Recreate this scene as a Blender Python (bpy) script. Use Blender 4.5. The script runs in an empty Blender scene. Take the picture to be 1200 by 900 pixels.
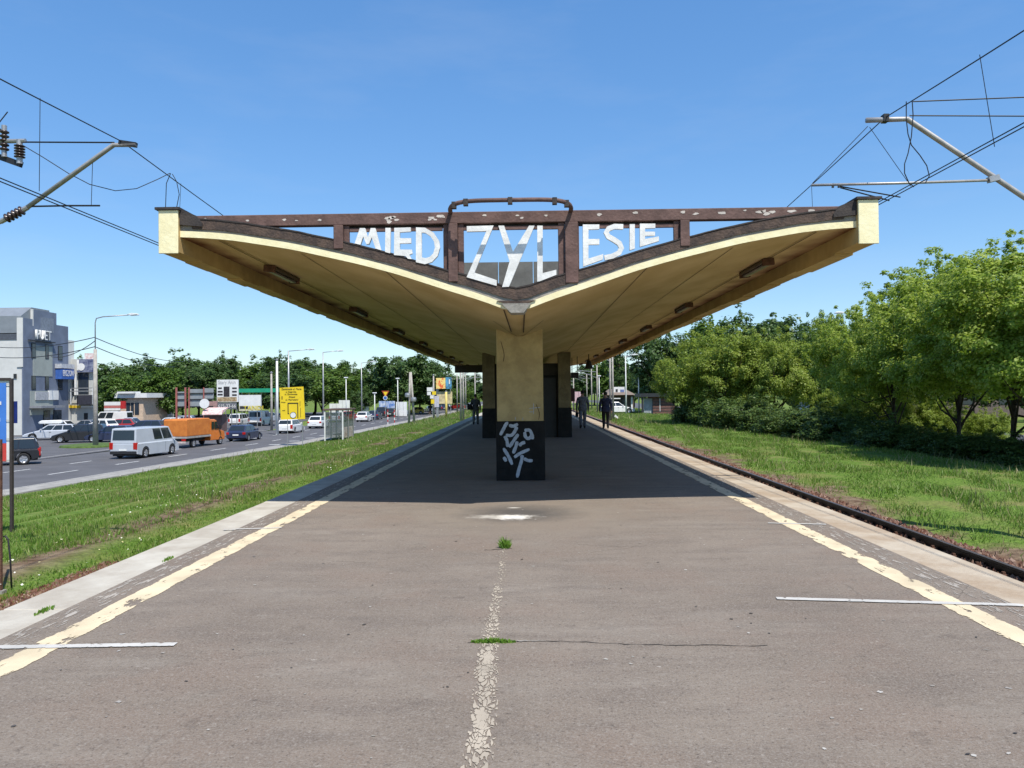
import bpy, bmesh, math, random
import numpy as np
from mathutils import Vector, Matrix, Euler
R = math.radians
random.seed(7); rng = np.random.default_rng(7)
S = bpy.context.scene
COL = S.collection

# ------------------------------------------------------------------ camera, sky, sun, exposure
CAM_H, FPX = 1.65, 900.0
cam_data = bpy.data.cameras.new('camera'); cam = bpy.data.objects.new('camera', cam_data); COL.objects.link(cam)
cam_data.sensor_width = 36; cam_data.lens = 36 * FPX / 1200; cam_data.clip_end = 6000; cam_data.clip_start = 0.05
YAW, PITCH, ROLL = R(1.08), R(0.76), R(-0.6)
CR = Matrix.Rotation(YAW, 3, 'Z') @ Matrix.Rotation(R(90) + PITCH, 3, 'X') @ Matrix.Rotation(ROLL, 3, 'Z')
CP = Vector((0, 0, CAM_H))
cam.matrix_world = Matrix.Translation(CP) @ CR.to_4x4()
S.camera = cam

SUN = Vector((1.28, -2.2, 4.27)).normalized()           # towards the sun: behind the camera, a little to the right
sun_el = math.asin(SUN.z); sun_az = math.atan2(SUN.x, SUN.y)
W = bpy.data.worlds.new('World'); S.world = W; W.use_nodes = True
nt = W.node_tree; nt.nodes.clear()
wo = nt.nodes.new('ShaderNodeOutputWorld'); bg = nt.nodes.new('ShaderNodeBackground'); sk = nt.nodes.new('ShaderNodeTexSky')
sk.sky_type = 'NISHITA'; sk.sun_disc = False; sk.sun_elevation = sun_el; sk.sun_rotation = sun_az
sk.air_density = 1.0; sk.dust_density = 0.25; sk.ozone_density = 3.0; sk.altitude = 100
bg.inputs['Strength'].default_value = 0.115
# thin high cirrus, the same all round the sky
tcw = nt.nodes.new('ShaderNodeTexCoord'); mpw = nt.nodes.new('ShaderNodeMapping'); mpw.inputs['Scale'].default_value = (1.6, 1.6, 6.5)
nzw = nt.nodes.new('ShaderNodeTexNoise'); nzw.inputs['Scale'].default_value = 2.2; nzw.inputs['Detail'].default_value = 6; nzw.inputs['Roughness'].default_value = .6
rpw = nt.nodes.new('ShaderNodeValToRGB'); rpw.color_ramp.elements[0].position = .5; rpw.color_ramp.elements[0].color = (0, 0, 0, 1)
rpw.color_ramp.elements[1].position = .85; rpw.color_ramp.elements[1].color = (.10, .10, .10, 1)
mxw = nt.nodes.new('ShaderNodeMixRGB'); mxw.inputs['Color2'].default_value = (5.2, 5.6, 6.2, 1)
gmw = nt.nodes.new('ShaderNodeHueSaturation'); gmw.inputs['Saturation'].default_value = 1.55; gmw.inputs['Value'].default_value = 2.3; gmw.inputs['Hue'].default_value = .504
gam = nt.nodes.new('ShaderNodeGamma'); gam.inputs['Gamma'].default_value = .6
tnt = nt.nodes.new('ShaderNodeMixRGB'); tnt.blend_type = 'MULTIPLY'; tnt.inputs[0].default_value = 1; tnt.inputs[2].default_value = (.84, .945, 1.05, 1)
L = nt.links
L.new(tcw.outputs['Generated'], mpw.inputs['Vector']); L.new(mpw.outputs[0], nzw.inputs['Vector']); L.new(nzw.outputs[0], rpw.inputs[0])
L.new(sk.outputs[0], gam.inputs['Color']); L.new(gam.outputs[0], gmw.inputs['Color']); L.new(gmw.outputs[0], tnt.inputs[1]); L.new(tnt.outputs[0], mxw.inputs['Color1']); L.new(rpw.outputs[0], mxw.inputs['Fac'])
L.new(mxw.outputs[0], bg.inputs['Color']); L.new(bg.outputs[0], wo.inputs['Surface'])
sun_d = bpy.data.lights.new('sun', 'SUN'); sun_d.energy = 5.0; sun_d.angle = R(0.53); sun_d.color = (1.0, .95, .87)
sun = bpy.data.objects.new('sun', sun_d); COL.objects.link(sun); sun.rotation_euler = (-SUN).to_track_quat('-Z', 'Y').to_euler()
S.view_settings.view_transform = 'Standard'; S.view_settings.look = 'None'; S.view_settings.gamma = 1.0
S.view_settings.use_curve_mapping = False; S.view_settings.exposure = 0.3
S.render.engine = 'CYCLES'; S.cycles.use_denoising = True; S.cycles.max_bounces = 8; S.cycles.transparent_max_bounces = 16

# ------------------------------------------------------------------ photo pixel (1200x900) -> world
def ray(px, py): return CR @ Vector(((px - 600) / FPX, -(py - 450) / FPX, -1))
def vp(px, py, Y):
    d = ray(px, py); return CP + d * (Y / d.y)
def gp(px, py, z):
    d = ray(px, py); return CP + d * ((z - CAM_H) / d.z)

# ------------------------------------------------------------------ materials
MATS = {}
def _nodes(name):
    m = bpy.data.materials.new(name); m.use_nodes = True
    n = m.node_tree.nodes; b = n['Principled BSDF']
    return m, n, m.node_tree.links, b
def c4(c): return (c[0], c[1], c[2], 1)
def M(name, col, rough=.7, metal=0, var=.12, scale=4, bump=.05, col2=None, bscale=None, spec=.4, detail=5, pos=(.4, .62)):
    if name in MATS: return MATS[name]
    m, n, l, b = _nodes(name)
    tc = n.new('ShaderNodeTexCoord'); nz = n.new('ShaderNodeTexNoise')
    nz.inputs['Scale'].default_value = scale; nz.inputs['Detail'].default_value = detail; nz.inputs['Roughness'].default_value = .65
    l.new(tc.outputs['Object'], nz.inputs['Vector'])
    rp = n.new('ShaderNodeValToRGB')
    if col2 is None: col2 = tuple(max(0, c * (1 - 2.2 * var)) for c in col)
    rp.color_ramp.elements[0].position, rp.color_ramp.elements[1].position = pos
    rp.color_ramp.elements[0].color = c4(col2); rp.color_ramp.elements[1].color = c4(col)
    l.new(nz.outputs[0], rp.inputs[0]); l.new(rp.outputs[0], b.inputs['Base Color'])
    b.inputs['Roughness'].default_value = rough; b.inputs['Metallic'].default_value = metal
    b.inputs['Specular IOR Level'].default_value = spec
    if bump:
        n2 = n.new('ShaderNodeTexNoise'); n2.inputs['Scale'].default_value = bscale or scale * 6; n2.inputs['Detail'].default_value = 4
        l.new(tc.outputs['Object'], n2.inputs['Vector'])
        bp = n.new('ShaderNodeBump'); bp.inputs['Strength'].default_value = min(1, bump * 4); bp.inputs['Distance'].default_value = .02
        l.new(n2.outputs[0], bp.inputs['Height']); l.new(bp.outputs[0], b.inputs['Normal'])
    MATS[name] = m; return m
def paint(name, col, rough=.28):
    if name in MATS: return MATS[name]
    m = M(name, col, rough, 0, .04, 1.5, 0, spec=.5); m.node_tree.nodes['Principled BSDF'].inputs['Coat Weight'].default_value = .35
    m.node_tree.nodes['Principled BSDF'].inputs['Coat Roughness'].default_value = .08
    return m
def leafmat(name, cols, trans=.35):
    if name in MATS: return MATS[name]
    m, n, l, b = _nodes(name)
    g = n.new('ShaderNodeNewGeometry'); rp = n.new('ShaderNodeValToRGB')
    e = rp.color_ramp.elements
    for i, c in enumerate(cols):
        p = i / (len(cols) - 1)
        if i == 0: e[0].position = 0; e[0].color = c4(c)
        elif i == len(cols) - 1: e[1 if len(cols) == 2 else i].position = 1; e[1 if len(cols) == 2 else i].color = c4(c)
        else: q = e.new(p); q.color = c4(c)
    l.new(g.outputs['Random Per Island'], rp.inputs[0]); l.new(rp.outputs[0], b.inputs['Base Color'])
    b.inputs['Roughness'].default_value = .5; b.inputs['Specular IOR Level'].default_value = .35
    t = n.new('ShaderNodeBsdfTranslucent'); mx = n.new('ShaderNodeMixShader'); mx.inputs[0].default_value = trans
    hs = n.new('ShaderNodeHueSaturation'); hs.inputs['Value'].default_value = 1.25; hs.inputs['Hue'].default_value = .49
    l.new(rp.outputs[0], hs.inputs['Color']); l.new(hs.outputs[0], t.inputs['Color'])
    l.new(b.outputs[0], mx.inputs[1]); l.new(t.outputs[0], mx.inputs[2]); l.new(mx.outputs[0], n['Material Output'].inputs['Surface'])
    MATS[name] = m; return m

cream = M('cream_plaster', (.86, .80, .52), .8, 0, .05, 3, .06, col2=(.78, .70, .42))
ochre = M('ochre_plaster', (.56, .40, .17), .85, 0, .1, 1.2, .06, col2=(.42, .285, .115))
colyellow = M('column_yellow', (.58, .435, .205), .85, 0, .1, 2.2, .3, col2=(.43, .315, .145), bscale=22, detail=9)
tarblack = M('black_plinth', (.011, .0105, .0105), .7, 0, .2, 3, .06, col2=(.02, .019, .018), spec=.15)
brownwood = M('brown_painted_steel', (.15, .088, .074), .75, 0, .12, 4, .1, col2=(.095, .055, .046), detail=9)
rooftar = M('roof_tar_edge', (.10, .068, .052), .9, 0, .2, 6, .15, col2=(.05, .037, .032))
darktar = M('dark_roofing', (.03, .026, .026), .85, 0, .2, 6, .1, col2=(.055, .045, .04))
greycon = M('grey_concrete', (.34, .32, .28), .9, 0, .15, 5, .1)
whitep = M('white_letter_paint', (.80, .80, .77), .65, 0, .1, 4, .06, detail=8)
galv = M('galvanised_steel', (.42, .42, .42), .45, .6, .1, 6, .03)
aluw = M('white_aluminium_tube', (.42, .40, .38), .45, .3, .1, 8, .03)
blackw = M('black_wire', (.02, .02, .022), .5, .2, .05, 5, 0)
insul = M('brown_porcelain', (.05, .032, .028), .25, 0, .1, 5, 0)
blacksteel = M('black_rail_steel', (.012, .011, .011), .5, .3, .2, 6, .05)
railhead = M('rail_head_steel', (.20, .16, .14), .4, .7, .1, 5, .03)
rust = M('rust_ballast', (.16, .065, .035), .95, 0, .25, 8, .2, col2=(.075, .032, .02))
rustst = M('rusty_steel', (.16, .08, .05), .85, .1, .2, 9, .1)
tyre = M('tyre_rubber', (.018, .018, .019), .8, 0, .1, 9, .05)
rimm = M('alloy_rim', (.5, .5, .52), .35, .7, .05, 9, 0)
glass = M('car_glass', (.02, .026, .03), .06, 0, .05, 2, 0, spec=.7)
winglass = M('window_glass', (.03, .04, .055), .08, 0, .1, 1, 0, spec=.7)
plastic = M('black_plastic', (.025, .025, .027), .55, 0, .1, 8, .02)
tailred = M('tail_lamp_red', (.42, .015, .012), .2, 0, .05, 4, 0)
headl = M('head_lamp_clear', (.75, .76, .78), .12, 0, .05, 4, 0)
platew = M('number_plate', (.8, .8, .76), .4, 0, .03, 4, 0)
whitewall = M('white_wall', (.72, .72, .70), .8, 0, .06, 1, .03)
concpole = M('concrete_pole', (.40, .37, .33), .9, 0, .12, 3, .08)
bark = M('bark', (.07, .052, .038), .95, 0, .25, 6, .2)
asphalt_rd = M('road_asphalt', (.105, .103, .108), .9, 0, .12, .6, .05, bscale=40, col2=(.085, .083, .087))
kerbm = M('kerb_concrete', (.38, .365, .34), .9, 0, .1, 3, .06)
pavem = M('pavement_concrete', (.33, .315, .285), .9, 0, .12, 2, .06)
roadwhite = M('road_paint', (.62, .62, .60), .8, 0, .15, 5, .02)
skin = M('skin', (.42, .24, .17), .6, 0, .05, 5, 0)

# ------------------------------------------------------------------ mesh builder
class MB:
    def __init__(s): s.v = []; s.f = []; s.mi = []; s.cur = 0
    def add(s, vs, fs):
        o = len(s.v); s.v += [tuple(p) for p in vs]; s.f += [tuple(i + o for i in f) for f in fs]; s.mi += [s.cur] * len(fs); return s
    def box(s, x0, x1, y0, y1, z0, z1):
        vs = [(x, y, z) for z in (z0, z1) for y in (y0, y1) for x in (x0, x1)]
        return s.add(vs, [(0, 2, 3, 1), (4, 5, 7, 6), (0, 1, 5, 4), (2, 6, 7, 3), (0, 4, 6, 2), (1, 3, 7, 5)])
    def bar(s, a, b, w, h=None, up=(0, 0, 1)):
        a, b = Vector(a), Vector(b); h = h or w; d = (b - a).normalized(); up = Vector(up)
        if abs(d.dot(up)) > .95: up = Vector((0, 1, 0))
        x = d.cross(up).normalized(); z = x.cross(d).normalized()
        vs = [p + x * sx * w / 2 + z * sz * h / 2 for p in (a, b) for sz in (-1, 1) for sx in (-1, 1)]
        return s.add(vs, [(0, 2, 3, 1), (4, 5, 7, 6), (0, 1, 5, 4), (2, 6, 7, 3), (0, 4, 6, 2), (1, 3, 7, 5)])
    def tube(s, path, r, n=8, cap=True):
        P = [Vector(p) for p in path]; k = len(P); rs = r if isinstance(r, (list, tuple)) else [r] * k
        rings = []; ref = None
        for i in range(k):
            d = (P[min(i + 1, k - 1)] - P[max(i - 1, 0)]).normalized()
            if ref is None: ref = Vector((0, 0, 1)) if abs(d.z) < .9 else Vector((1, 0, 0))
            x = d.cross(ref)
            if x.length < 1e-4: x = d.cross(Vector((0, 1, 0)))
            x.normalize(); y = d.cross(x).normalized(); ref = x.cross(d)
            rings.append([P[i] + (x * math.cos(2 * math.pi * j / n) + y * math.sin(2 * math.pi * j / n)) * rs[i] for j in range(n)])
        vs = [v for ring in rings for v in ring]
        fs = [(i * n + j, i * n + (j + 1) % n, (i + 1) * n + (j + 1) % n, (i + 1) * n + j) for i in range(k - 1) for j in range(n)]
        if cap: fs += [tuple(range(n))[::-1], tuple((k - 1) * n + j for j in range(n))]
        return s.add(vs, fs)
    def lathe(s, prof, o=(0, 0, 0), axis='Z', n=14):
        o = Vector(o); vs = []
        for r, h in prof:
            for j in range(n):
                a = 2 * math.pi * j / n; c, d = r * math.cos(a), r * math.sin(a)
                vs.append(o + Vector({'Z': (c, d, h), 'Y': (c, h, d), 'X': (h, c, d)}[axis]))
        k = len(prof)
        fs = [(i * n + j, i * n + (j + 1) % n, (i + 1) * n + (j + 1) % n, (i + 1) * n + j) for i in range(k - 1) for j in range(n)]
        if prof[0][0] > 1e-4: fs.append(tuple(range(n))[::-1])
        if prof[-1][0] > 1e-4: fs.append(tuple((k - 1) * n + j for j in range(n)))
        return s.add(vs, fs)
    def prism(s, pts, off):
        """pts: planar 3-D outline, off: extrusion vector"""
        n = len(pts); off = Vector(off); P = [Vector(p) for p in pts]
        fs = [tuple(range(n)), tuple(range(2 * n - 1, n - 1, -1))] + [(i, i + n, (i + 1) % n + n, (i + 1) % n) for i in range(n)]
        return s.add(P + [p + off for p in P], fs)
    def strip(s, A, B):
        n = len(A); return s.add(list(A) + list(B), [(i, i + 1, n + i + 1, n + i) for i in range(n - 1)])
    def quad(s, a, b, c, d): return s.add([a, b, c, d], [(0, 1, 2, 3)])
    def mesh(s, name, mats, smooth=False):
        me = bpy.data.meshes.new(name); me.from_pydata(s.v, [], s.f)
        for m in (mats if isinstance(mats, (list, tuple)) else [mats]): me.materials.append(m)
        if any(s.mi): me.polygons.foreach_set('material_index', s.mi)
        bm = bmesh.new(); bm.from_mesh(me); bmesh.ops.recalc_face_normals(bm, faces=bm.faces); bm.to_mesh(me); bm.free()
        if smooth: me.polygons.foreach_set('use_smooth', [True] * len(me.polygons))
        me.update(); return me
    def build(s, name, mats, parent=None, smooth=False):
        return link(name, s.mesh(name, mats, smooth), parent)
def link(name, data, parent=None):
    o = bpy.data.objects.new(name, data); COL.objects.link(o)
    if parent is not None: o.parent = parent
    return o
def tag(o, label=None, cat=None, group=None, kind=None):
    for k, v in (('label', label), ('category', cat), ('group', group), ('kind', kind)):
        if v: o[k] = v
    return o
def thing(name, label, cat, loc=(0, 0, 0), rz=0, group=None):
    o = bpy.data.objects.new(name, None); COL.objects.link(o); o.location = loc; o.rotation_euler = (0, 0, rz); o.empty_display_size = .2
    return tag(o, label, cat, group)
def copy_tree(o, parent=None):
    c = o.copy(); COL.objects.link(c); c.parent = parent
    for ch in list(o.children): copy_tree(ch, c)
    return c
def chamfer(o, w=.01, seg=1):
    m = o.modifiers.new('bevel', 'BEVEL'); m.width = w; m.segments = seg; m.limit_method = 'ANGLE'; return o
_txt = {}
def text(body, mat, size, parent=None, name='lettering', depth=.01):
    cu = bpy.data.curves.new('t', 'FONT'); cu.body = body; cu.size = size; cu.extrude = depth; cu.align_x = 'CENTER'; cu.align_y = 'CENTER'; cu.resolution_u = 2
    t = bpy.data.objects.new('t', cu); COL.objects.link(t)
    bpy.context.view_layer.update()
    me = bpy.data.meshes.new_from_object(t.evaluated_get(bpy.context.evaluated_depsgraph_get()))
    bpy.data.objects.remove(t); bpy.data.curves.remove(cu)
    me.materials.clear(); me.materials.append(mat)
    o = link(name, me, parent); return o
def face_cam(o, loc, yaw=0):       # text lies in XY facing +Z; stand it up facing -Y
    o.location = loc; o.rotation_euler = (R(90), 0, yaw); return o

# ------------------------------------------------------------------ ground
def lerp_tab(t, x):
    return float(np.interp(x, [a for a, b in t], [b for a, b in t]))
KERB = [(-40, -28.5), (0, -24.8), (36, -21.4), (64, -18.9), (140, -17.4), (300, -17.0), (700, -17)]
def kx(y): return lerp_tab(KERB, y)
RZ = -2.25
GL = [(-24, -2.29), (-22.6, -2.27), (-21.6, -2.16), (-20, -2.12), (-18.2, -2.04), (-14, -1.62), (-10, -1.10), (-8.4, -0.93), (-7.6, -0.97), (-7.1, -1.0), (-6.75, -1.06), (-6.6, -1.12), (7.0, -1.12), (7.5, -1.0), (9, -.98), (16, -1.05), (20, -1.35), (26, -2.12), (29, -2.16)]
def gz(x, y):
    if x < -7:
        k = kx(y) + 3.0                               # toe of the bank follows the kerb
        if x < -10: x = -10 + (x + 10) * (10 / max(4, -10 - k)) if k < -10 else x
        return lerp_tab(GL, max(-24, x))
    return lerp_tab(GL, x)
xs = sorted(set([-1500, -700, -350, -200, -120, -80, -60, -45, -36] + list(np.arange(-32, -4, .7)) + [-3, 0, 3] + list(np.arange(5, 32, .7)) + [36, 45, 60, 90, 150, 300, 700, 1500]))
ys = sorted(set([-60, -30] + list(np.arange(-10, 60, 1.5)) + list(np.arange(60, 160, 6)) + [180, 220, 300, 400, 600, 1000, 2500]))
g = MB(); nx = len(xs)
for y in ys:
    for x in xs:
        z = gz(x, y)
        if (7.2 < abs(x) < 17): z += .05 * math.sin(x * 2.1 + y * .7) * math.sin(y * 1.3 - x) + .03 * math.sin(y * 3.1 + x * 4)
        g.v.append((x, y, z))
for j in range(len(ys) - 1):
    for i in range(nx - 1): g.f.append((j * nx + i, j * nx + i + 1, (j + 1) * nx + i + 1, (j + 1) * nx + i)); g.mi.append(0)

def ground_mat():
    m, n, l, b = _nodes('grass_ground')
    geo = n.new('ShaderNodeNewGeometry'); sx = n.new('ShaderNodeSeparateXYZ'); l.new(geo.outputs['Position'], sx.inputs[0])
    def noise(sc, det=5, vec=None):
        q = n.new('ShaderNodeTexNoise'); q.inputs['Scale'].default_value = sc; q.inputs['Detail'].default_value = det
        l.new(vec or geo.outputs['Position'], q.inputs['Vector']); return q.outputs[0]
    def ramp(src, p0, c0, p1, c1):
        r = n.new('ShaderNodeValToRGB'); r.color_ramp.elements[0].position = p0; r.color_ramp.elements[0].color = c4(c0)
        r.color_ramp.elements[1].position = p1; r.color_ramp.elements[1].color = c4(c1); l.new(src, r.inputs[0]); return r.outputs[0]
    def mix(f, a, c):
        q = n.new('ShaderNodeMixRGB'); l.new(f, q.inputs[0]); l.new(a, q.inputs[1]); l.new(c, q.inputs[2]); return q.outputs[0]
    def math_(op, a, v):
        q = n.new('ShaderNodeMath'); q.operation = op; l.new(a, q.inputs[0])
        if isinstance(v, (int, float)): q.inputs[1].default_value = v
        else: l.new(v, q.inputs[1])
        return q.outputs[0]
    green = ramp(noise(1.4), .3, (.075, .135, .022), .7, (.135, .20, .04))
    fine = ramp(noise(16, 6), .35, (.05, .10, .014), .68, (.17, .26, .045)); hf = n.new('ShaderNodeMixRGB'); hf.inputs[0].default_value = .65; l.new(green, hf.inputs[1]); l.new(fine, hf.inputs[2]); green = hf.outputs[0]
    straw = ramp(noise(.7, 7), .46, (0, 0, 0), .66, (.75, .75, .75))
    c = n.new('ShaderNodeRGB'); c.outputs[0].default_value = (.20, .18, .07, 1)
    green = mix(straw, green, c.outputs[0])
    dirt = ramp(noise(3, 6), .35, (.10, .062, .040), .65, (.22, .165, .11))
    ax = math_('ABSOLUTE', sx.outputs[0], 0)
    wob = math_('MULTIPLY', math_('SUBTRACT', noise(.55, 4), .5), 4.5)
    f = ramp(math_('ADD', ax, wob), .0, (1, 1, 1), 1, (0, 0, 0))
    mr = n.new('ShaderNodeMapRange'); mr.inputs[1].default_value = 7.7; mr.inputs[2].default_value = 8.3; mr.inputs[3].default_value = 1; mr.inputs[4].default_value = 0
    lft = math_('LESS_THAN', sx.outputs[0], 0.0)
    band = math_('ADD', math_('ABSOLUTE', math_('ADD', math_('SUBTRACT', ax, 7.95), math_('MULTIPLY', wob, .13)), 0), 7.58)
    both = n.new('ShaderNodeMix'); l.new(lft, both.inputs[0]); l.new(math_('ADD', ax, wob), both.inputs[2]); l.new(band, both.inputs[3])
    l.new(both.outputs[0], mr.inputs[0])
    cc = mix(mr.outputs[0], green, dirt)
    rb = ramp(noise(9, 4), .35, (.07, .03, .018), .65, (.17, .075, .042))
    m2 = n.new('ShaderNodeMapRange'); m2.inputs[1].default_value = 7.25; m2.inputs[2].default_value = 7.6; m2.inputs[3].default_value = 1; m2.inputs[4].default_value = 0
    nearl = math_('MULTIPLY', lft, math_('MULTIPLY', math_('MAXIMUM', math_('SUBTRACT', sx.outputs[1], 9.6), 0.0), .35))
    l.new(math_('ADD', math_('ADD', ax, math_('MULTIPLY', wob, .12)), nearl), m2.inputs[0])
    cc = mix(m2.outputs[0], cc, rb)
    l.new(cc, b.inputs['Base Color']); b.inputs['Roughness'].default_value = .95; b.inputs['Specular IOR Level'].default_value = .1
    bp = n.new('ShaderNodeBump'); bp.inputs['Distance'].default_value = .12; bp.inputs['Strength'].default_value = .8
    l.new(noise(7, 5), bp.inputs['Height']); l.new(bp.outputs[0], b.inputs['Normal'])
    return m
tag(g.build('ground', ground_mat(), smooth=True), kind='structure')

# ------------------------------------------------------------------ platform
PE_L, PE_R, PY0, PY1 = -4.16, 4.24, -9.0, 150.0
def platform_mat():
    m, n, l, b = _nodes('platform_asphalt')
    geo = n.new('ShaderNodeNewGeometry')
    def noise(sc, det=5, ro=.6, sv=None):
        q = n.new('ShaderNodeTexNoise'); q.inputs['Scale'].default_value = sc; q.inputs['Detail'].default_value = det; q.inputs['Roughness'].default_value = ro
        v = geo.outputs['Position']
        if sv:
            mp = n.new('ShaderNodeMapping'); mp.inputs['Scale'].default_value = sv; l.new(v, mp.inputs['Vector']); v = mp.outputs[0]
        l.new(v, q.inputs['Vector']); return q.outputs[0]
    def ramp(src, *st):
        r = n.new('ShaderNodeValToRGB'); e = r.color_ramp.elements
        for i, (p, c) in enumerate(st):
            q = e[i] if i < 2 else e.new(p)
            q.position = p; q.color = c4(c if isinstance(c, tuple) else (c, c, c))
        l.new(src, r.inputs[0]); return r.outputs[0]
    def mix(f, a, c, mode='MIX'):
        q = n.new('ShaderNodeMixRGB'); q.blend_type = mode
        for k, v in ((0, f), (1, a), (2, c)):
            if hasattr(v, 'links'): l.new(v, q.inputs[k])
            elif isinstance(v, (int, float)): q.inputs[k].default_value = v
            else: q.inputs[k].default_value = c4(v)
        return q.outputs[0]
    base = ramp(noise(.55, 6, .62, (1, .5, 1)), (.32, (.150, .118, .090)), (.68, (.226, .184, .143)))
    base = mix(ramp(noise(.9, 5, .7, (.35, 1.6, 1)), (.52, 0), (.72, .55)), base, (.262, .228, .186))
    base = mix(ramp(noise(2.2, 6, .7, (.5, 1.5, 1)), (.47, 0), (.66, .65)), base, (.125, .099, .079))
    base = mix(ramp(noise(.8, 4, .6, (1, 1, 1)), (.50, 0), (.62, .6)), base, (.188, .138, .103))
    base = mix(ramp(noise(75, 3, .7), (.45, .0), (.72, .8)), base, (.27, .238, .205))
    base = mix(ramp(noise(48, 4, .7), (.30, .85), (.44, 0)), base, (.062, .05, .042))
    base = mix(ramp(noise(26, 5, .8), (.55, 0), (.68, .75)), base, (.30, .265, .225))
    base = mix(ramp(noise(21, 5, .8), (.30, .8), (.43, 0)), base, (.068, .055, .045))
    base = mix(ramp(noise(6, 6, .75, (.7, 1.2, 1)), (.58, 0), (.70, .5)), base, (.26, .228, .19))
    base = mix(ramp(noise(4.5, 6, .75), (.28, .6), (.42, 0)), base, (.095, .076, .062))
    # scattered pale scuffs and dark spots
    base = mix(ramp(noise(14, 4, .6, (.6, 1, 1)), (.715, 0), (.735, .75)), base, (.40, .36, .31))
    vo = n.new('ShaderNodeTexVoronoi'); vo.inputs['Scale'].default_value = 1.1; l.new(geo.outputs['Position'], vo.inputs['Vector'])
    base = mix(ramp(vo.outputs['Distance'], (.0, .9), (.028, 0)), base, (.04, .036, .033))
    # hairline cracking
    dv = n.new('ShaderNodeVectorMath'); dv.operation = 'MULTIPLY_ADD'
    nzc = n.new('ShaderNodeTexNoise'); nzc.inputs['Scale'].default_value = 1.3; nzc.inputs['Detail'].default_value = 6; l.new(geo.outputs['Position'], nzc.inputs['Vector'])
    l.new(nzc.outputs['Color'], dv.inputs[0]); dv.inputs[1].default_value = (1.1, 1.1, 0); l.new(geo.outputs['Position'], dv.inputs[2])
    ve = n.new('ShaderNodeTexVoronoi'); ve.feature = 'DISTANCE_TO_EDGE'; ve.inputs['Scale'].default_value = .42; l.new(dv.outputs[0], ve.inputs['Vector'])
    ck = ramp(ve.outputs['Distance'], (.0, .6), (.004, 0)); cm_ = ramp(noise(.35, 3), (.50, 0), (.60, 1))
    base = mix(mix(1.0, ck, cm_, 'MULTIPLY'), base, (.045, .037, .031))
    vg = n.new('ShaderNodeTexVoronoi'); vg.inputs['Scale'].default_value = 3.3; l.new(geo.outputs['Position'], vg.inputs['Vector'])
    base = mix(ramp(vg.outputs['Distance'], (.03, .55), (.05, 0)), base, (.10, .085, .072))
    # lime deposit and wet-dark ring below the roof outlet
    sp = gp(601, 606, 0)
    def dist(cx, cy, sxx, syy, wob, nsc=3.5):
        mp = n.new('ShaderNodeMapping'); mp.vector_type = 'POINT'
        mp.inputs['Location'].default_value = (-cx / sxx, -cy / syy, 0); mp.inputs['Scale'].default_value = (1 / sxx, 1 / syy, 0)
        l.new(geo.outputs['Position'], mp.inputs['Vector'])
        ln = n.new('ShaderNodeVectorMath'); ln.operation = 'LENGTH'; l.new(mp.outputs[0], ln.inputs[0])
        a = n.new('ShaderNodeMath'); a.operation = 'MULTIPLY_ADD'; l.new(noise(nsc, 6, .75), a.inputs[0]); a.inputs[1].default_value = wob; l.new(ln.outputs['Value'], a.inputs[2])
        s_ = n.new('ShaderNodeMath'); s_.operation = 'SUBTRACT'; l.new(a.outputs[0], s_.inputs[0]); s_.inputs[1].default_value = wob / 2; return s_.outputs[0]
    base = mix(ramp(dist(sp.x + .1, sp.y + .3, 1.9, 1.9, .9), (.55, .55), (1.0, 0)), base, (.21, .175, .135))
    base = mix(ramp(dist(sp.x + .1, sp.y + .35, 1.0, .95, .8), (.25, .85), (1.0, 0)), base, (.07, .064, .058))
    base = mix(ramp(dist(sp.x, sp.y, .27, .24, 1.9, 8), (.35, .95), (1.05, 0)), base, (.78, .75, .68))
    base = mix(ramp(dist(sp.x - .12, sp.y + .05, .55, .25, 2.2, 8), (.3, .6), (1.0, 0)), base, (.6, .56, .48))
    base = mix(ramp(dist(sp.x, sp.y + .85, .13, .07, 1.2), (.3, .8), (.9, 0)), base, (.6, .57, .5))
    l.new(base, b.inputs['Base Color']); b.inputs['Roughness'].default_value = .88; b.inputs['Specular IOR Level'].default_value = .25
    bp = n.new('ShaderNodeBump'); bp.inputs['Distance'].default_value = .006; bp.inputs['Strength'].default_value = .7
    l.new(noise(110, 3), bp.inputs['Height']); l.new(bp.outputs[0], b.inputs['Normal'])
    return m
pm = platform_mat()
EDGE_W = .52
p = MB(); p.box(PE_L + EDGE_W, PE_R - EDGE_W, PY0, PY1, -1.3, 0)
plat = tag(p.build('platform', pm), kind='structure')
slab = M('edge_concrete', (.50, .47, .40), .9, 0, .14, .9, .06, col2=(.36, .32, .26), bscale=25)
slabr = M('edge_concrete_stained', (.46, .40, .31), .9, 0, .14, .8, .06, col2=(.33, .25, .17), bscale=25)
wallm = M('platform_wall', (.25, .23, .2), .9)
for side in (-1, 1):
    w = MB(); x0, x1 = (PE_L + .12, PE_L + EDGE_W) if side < 0 else (PE_R - EDGE_W, PE_R - .12)
    w.box(x0, x1, PY0, PY1, -1.3, -.145); w.build('retaining_wall', wallm, plat)
    sm = MB(); sm.box(-EDGE_W / 2, EDGE_W / 2 - .004, .007, 2.993, -.14, -.006)
    me = sm.mesh('edge_slab', slab if side < 0 else slabr)
    for i in range(53):
        o = link('edge_slab', me, plat); o.location = ((PE_L + EDGE_W / 2) if side < 0 else (PE_R - EDGE_W / 2), PY0 + 3 * i, random.uniform(-.004, .003)); chamfer(o, .012)
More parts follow.
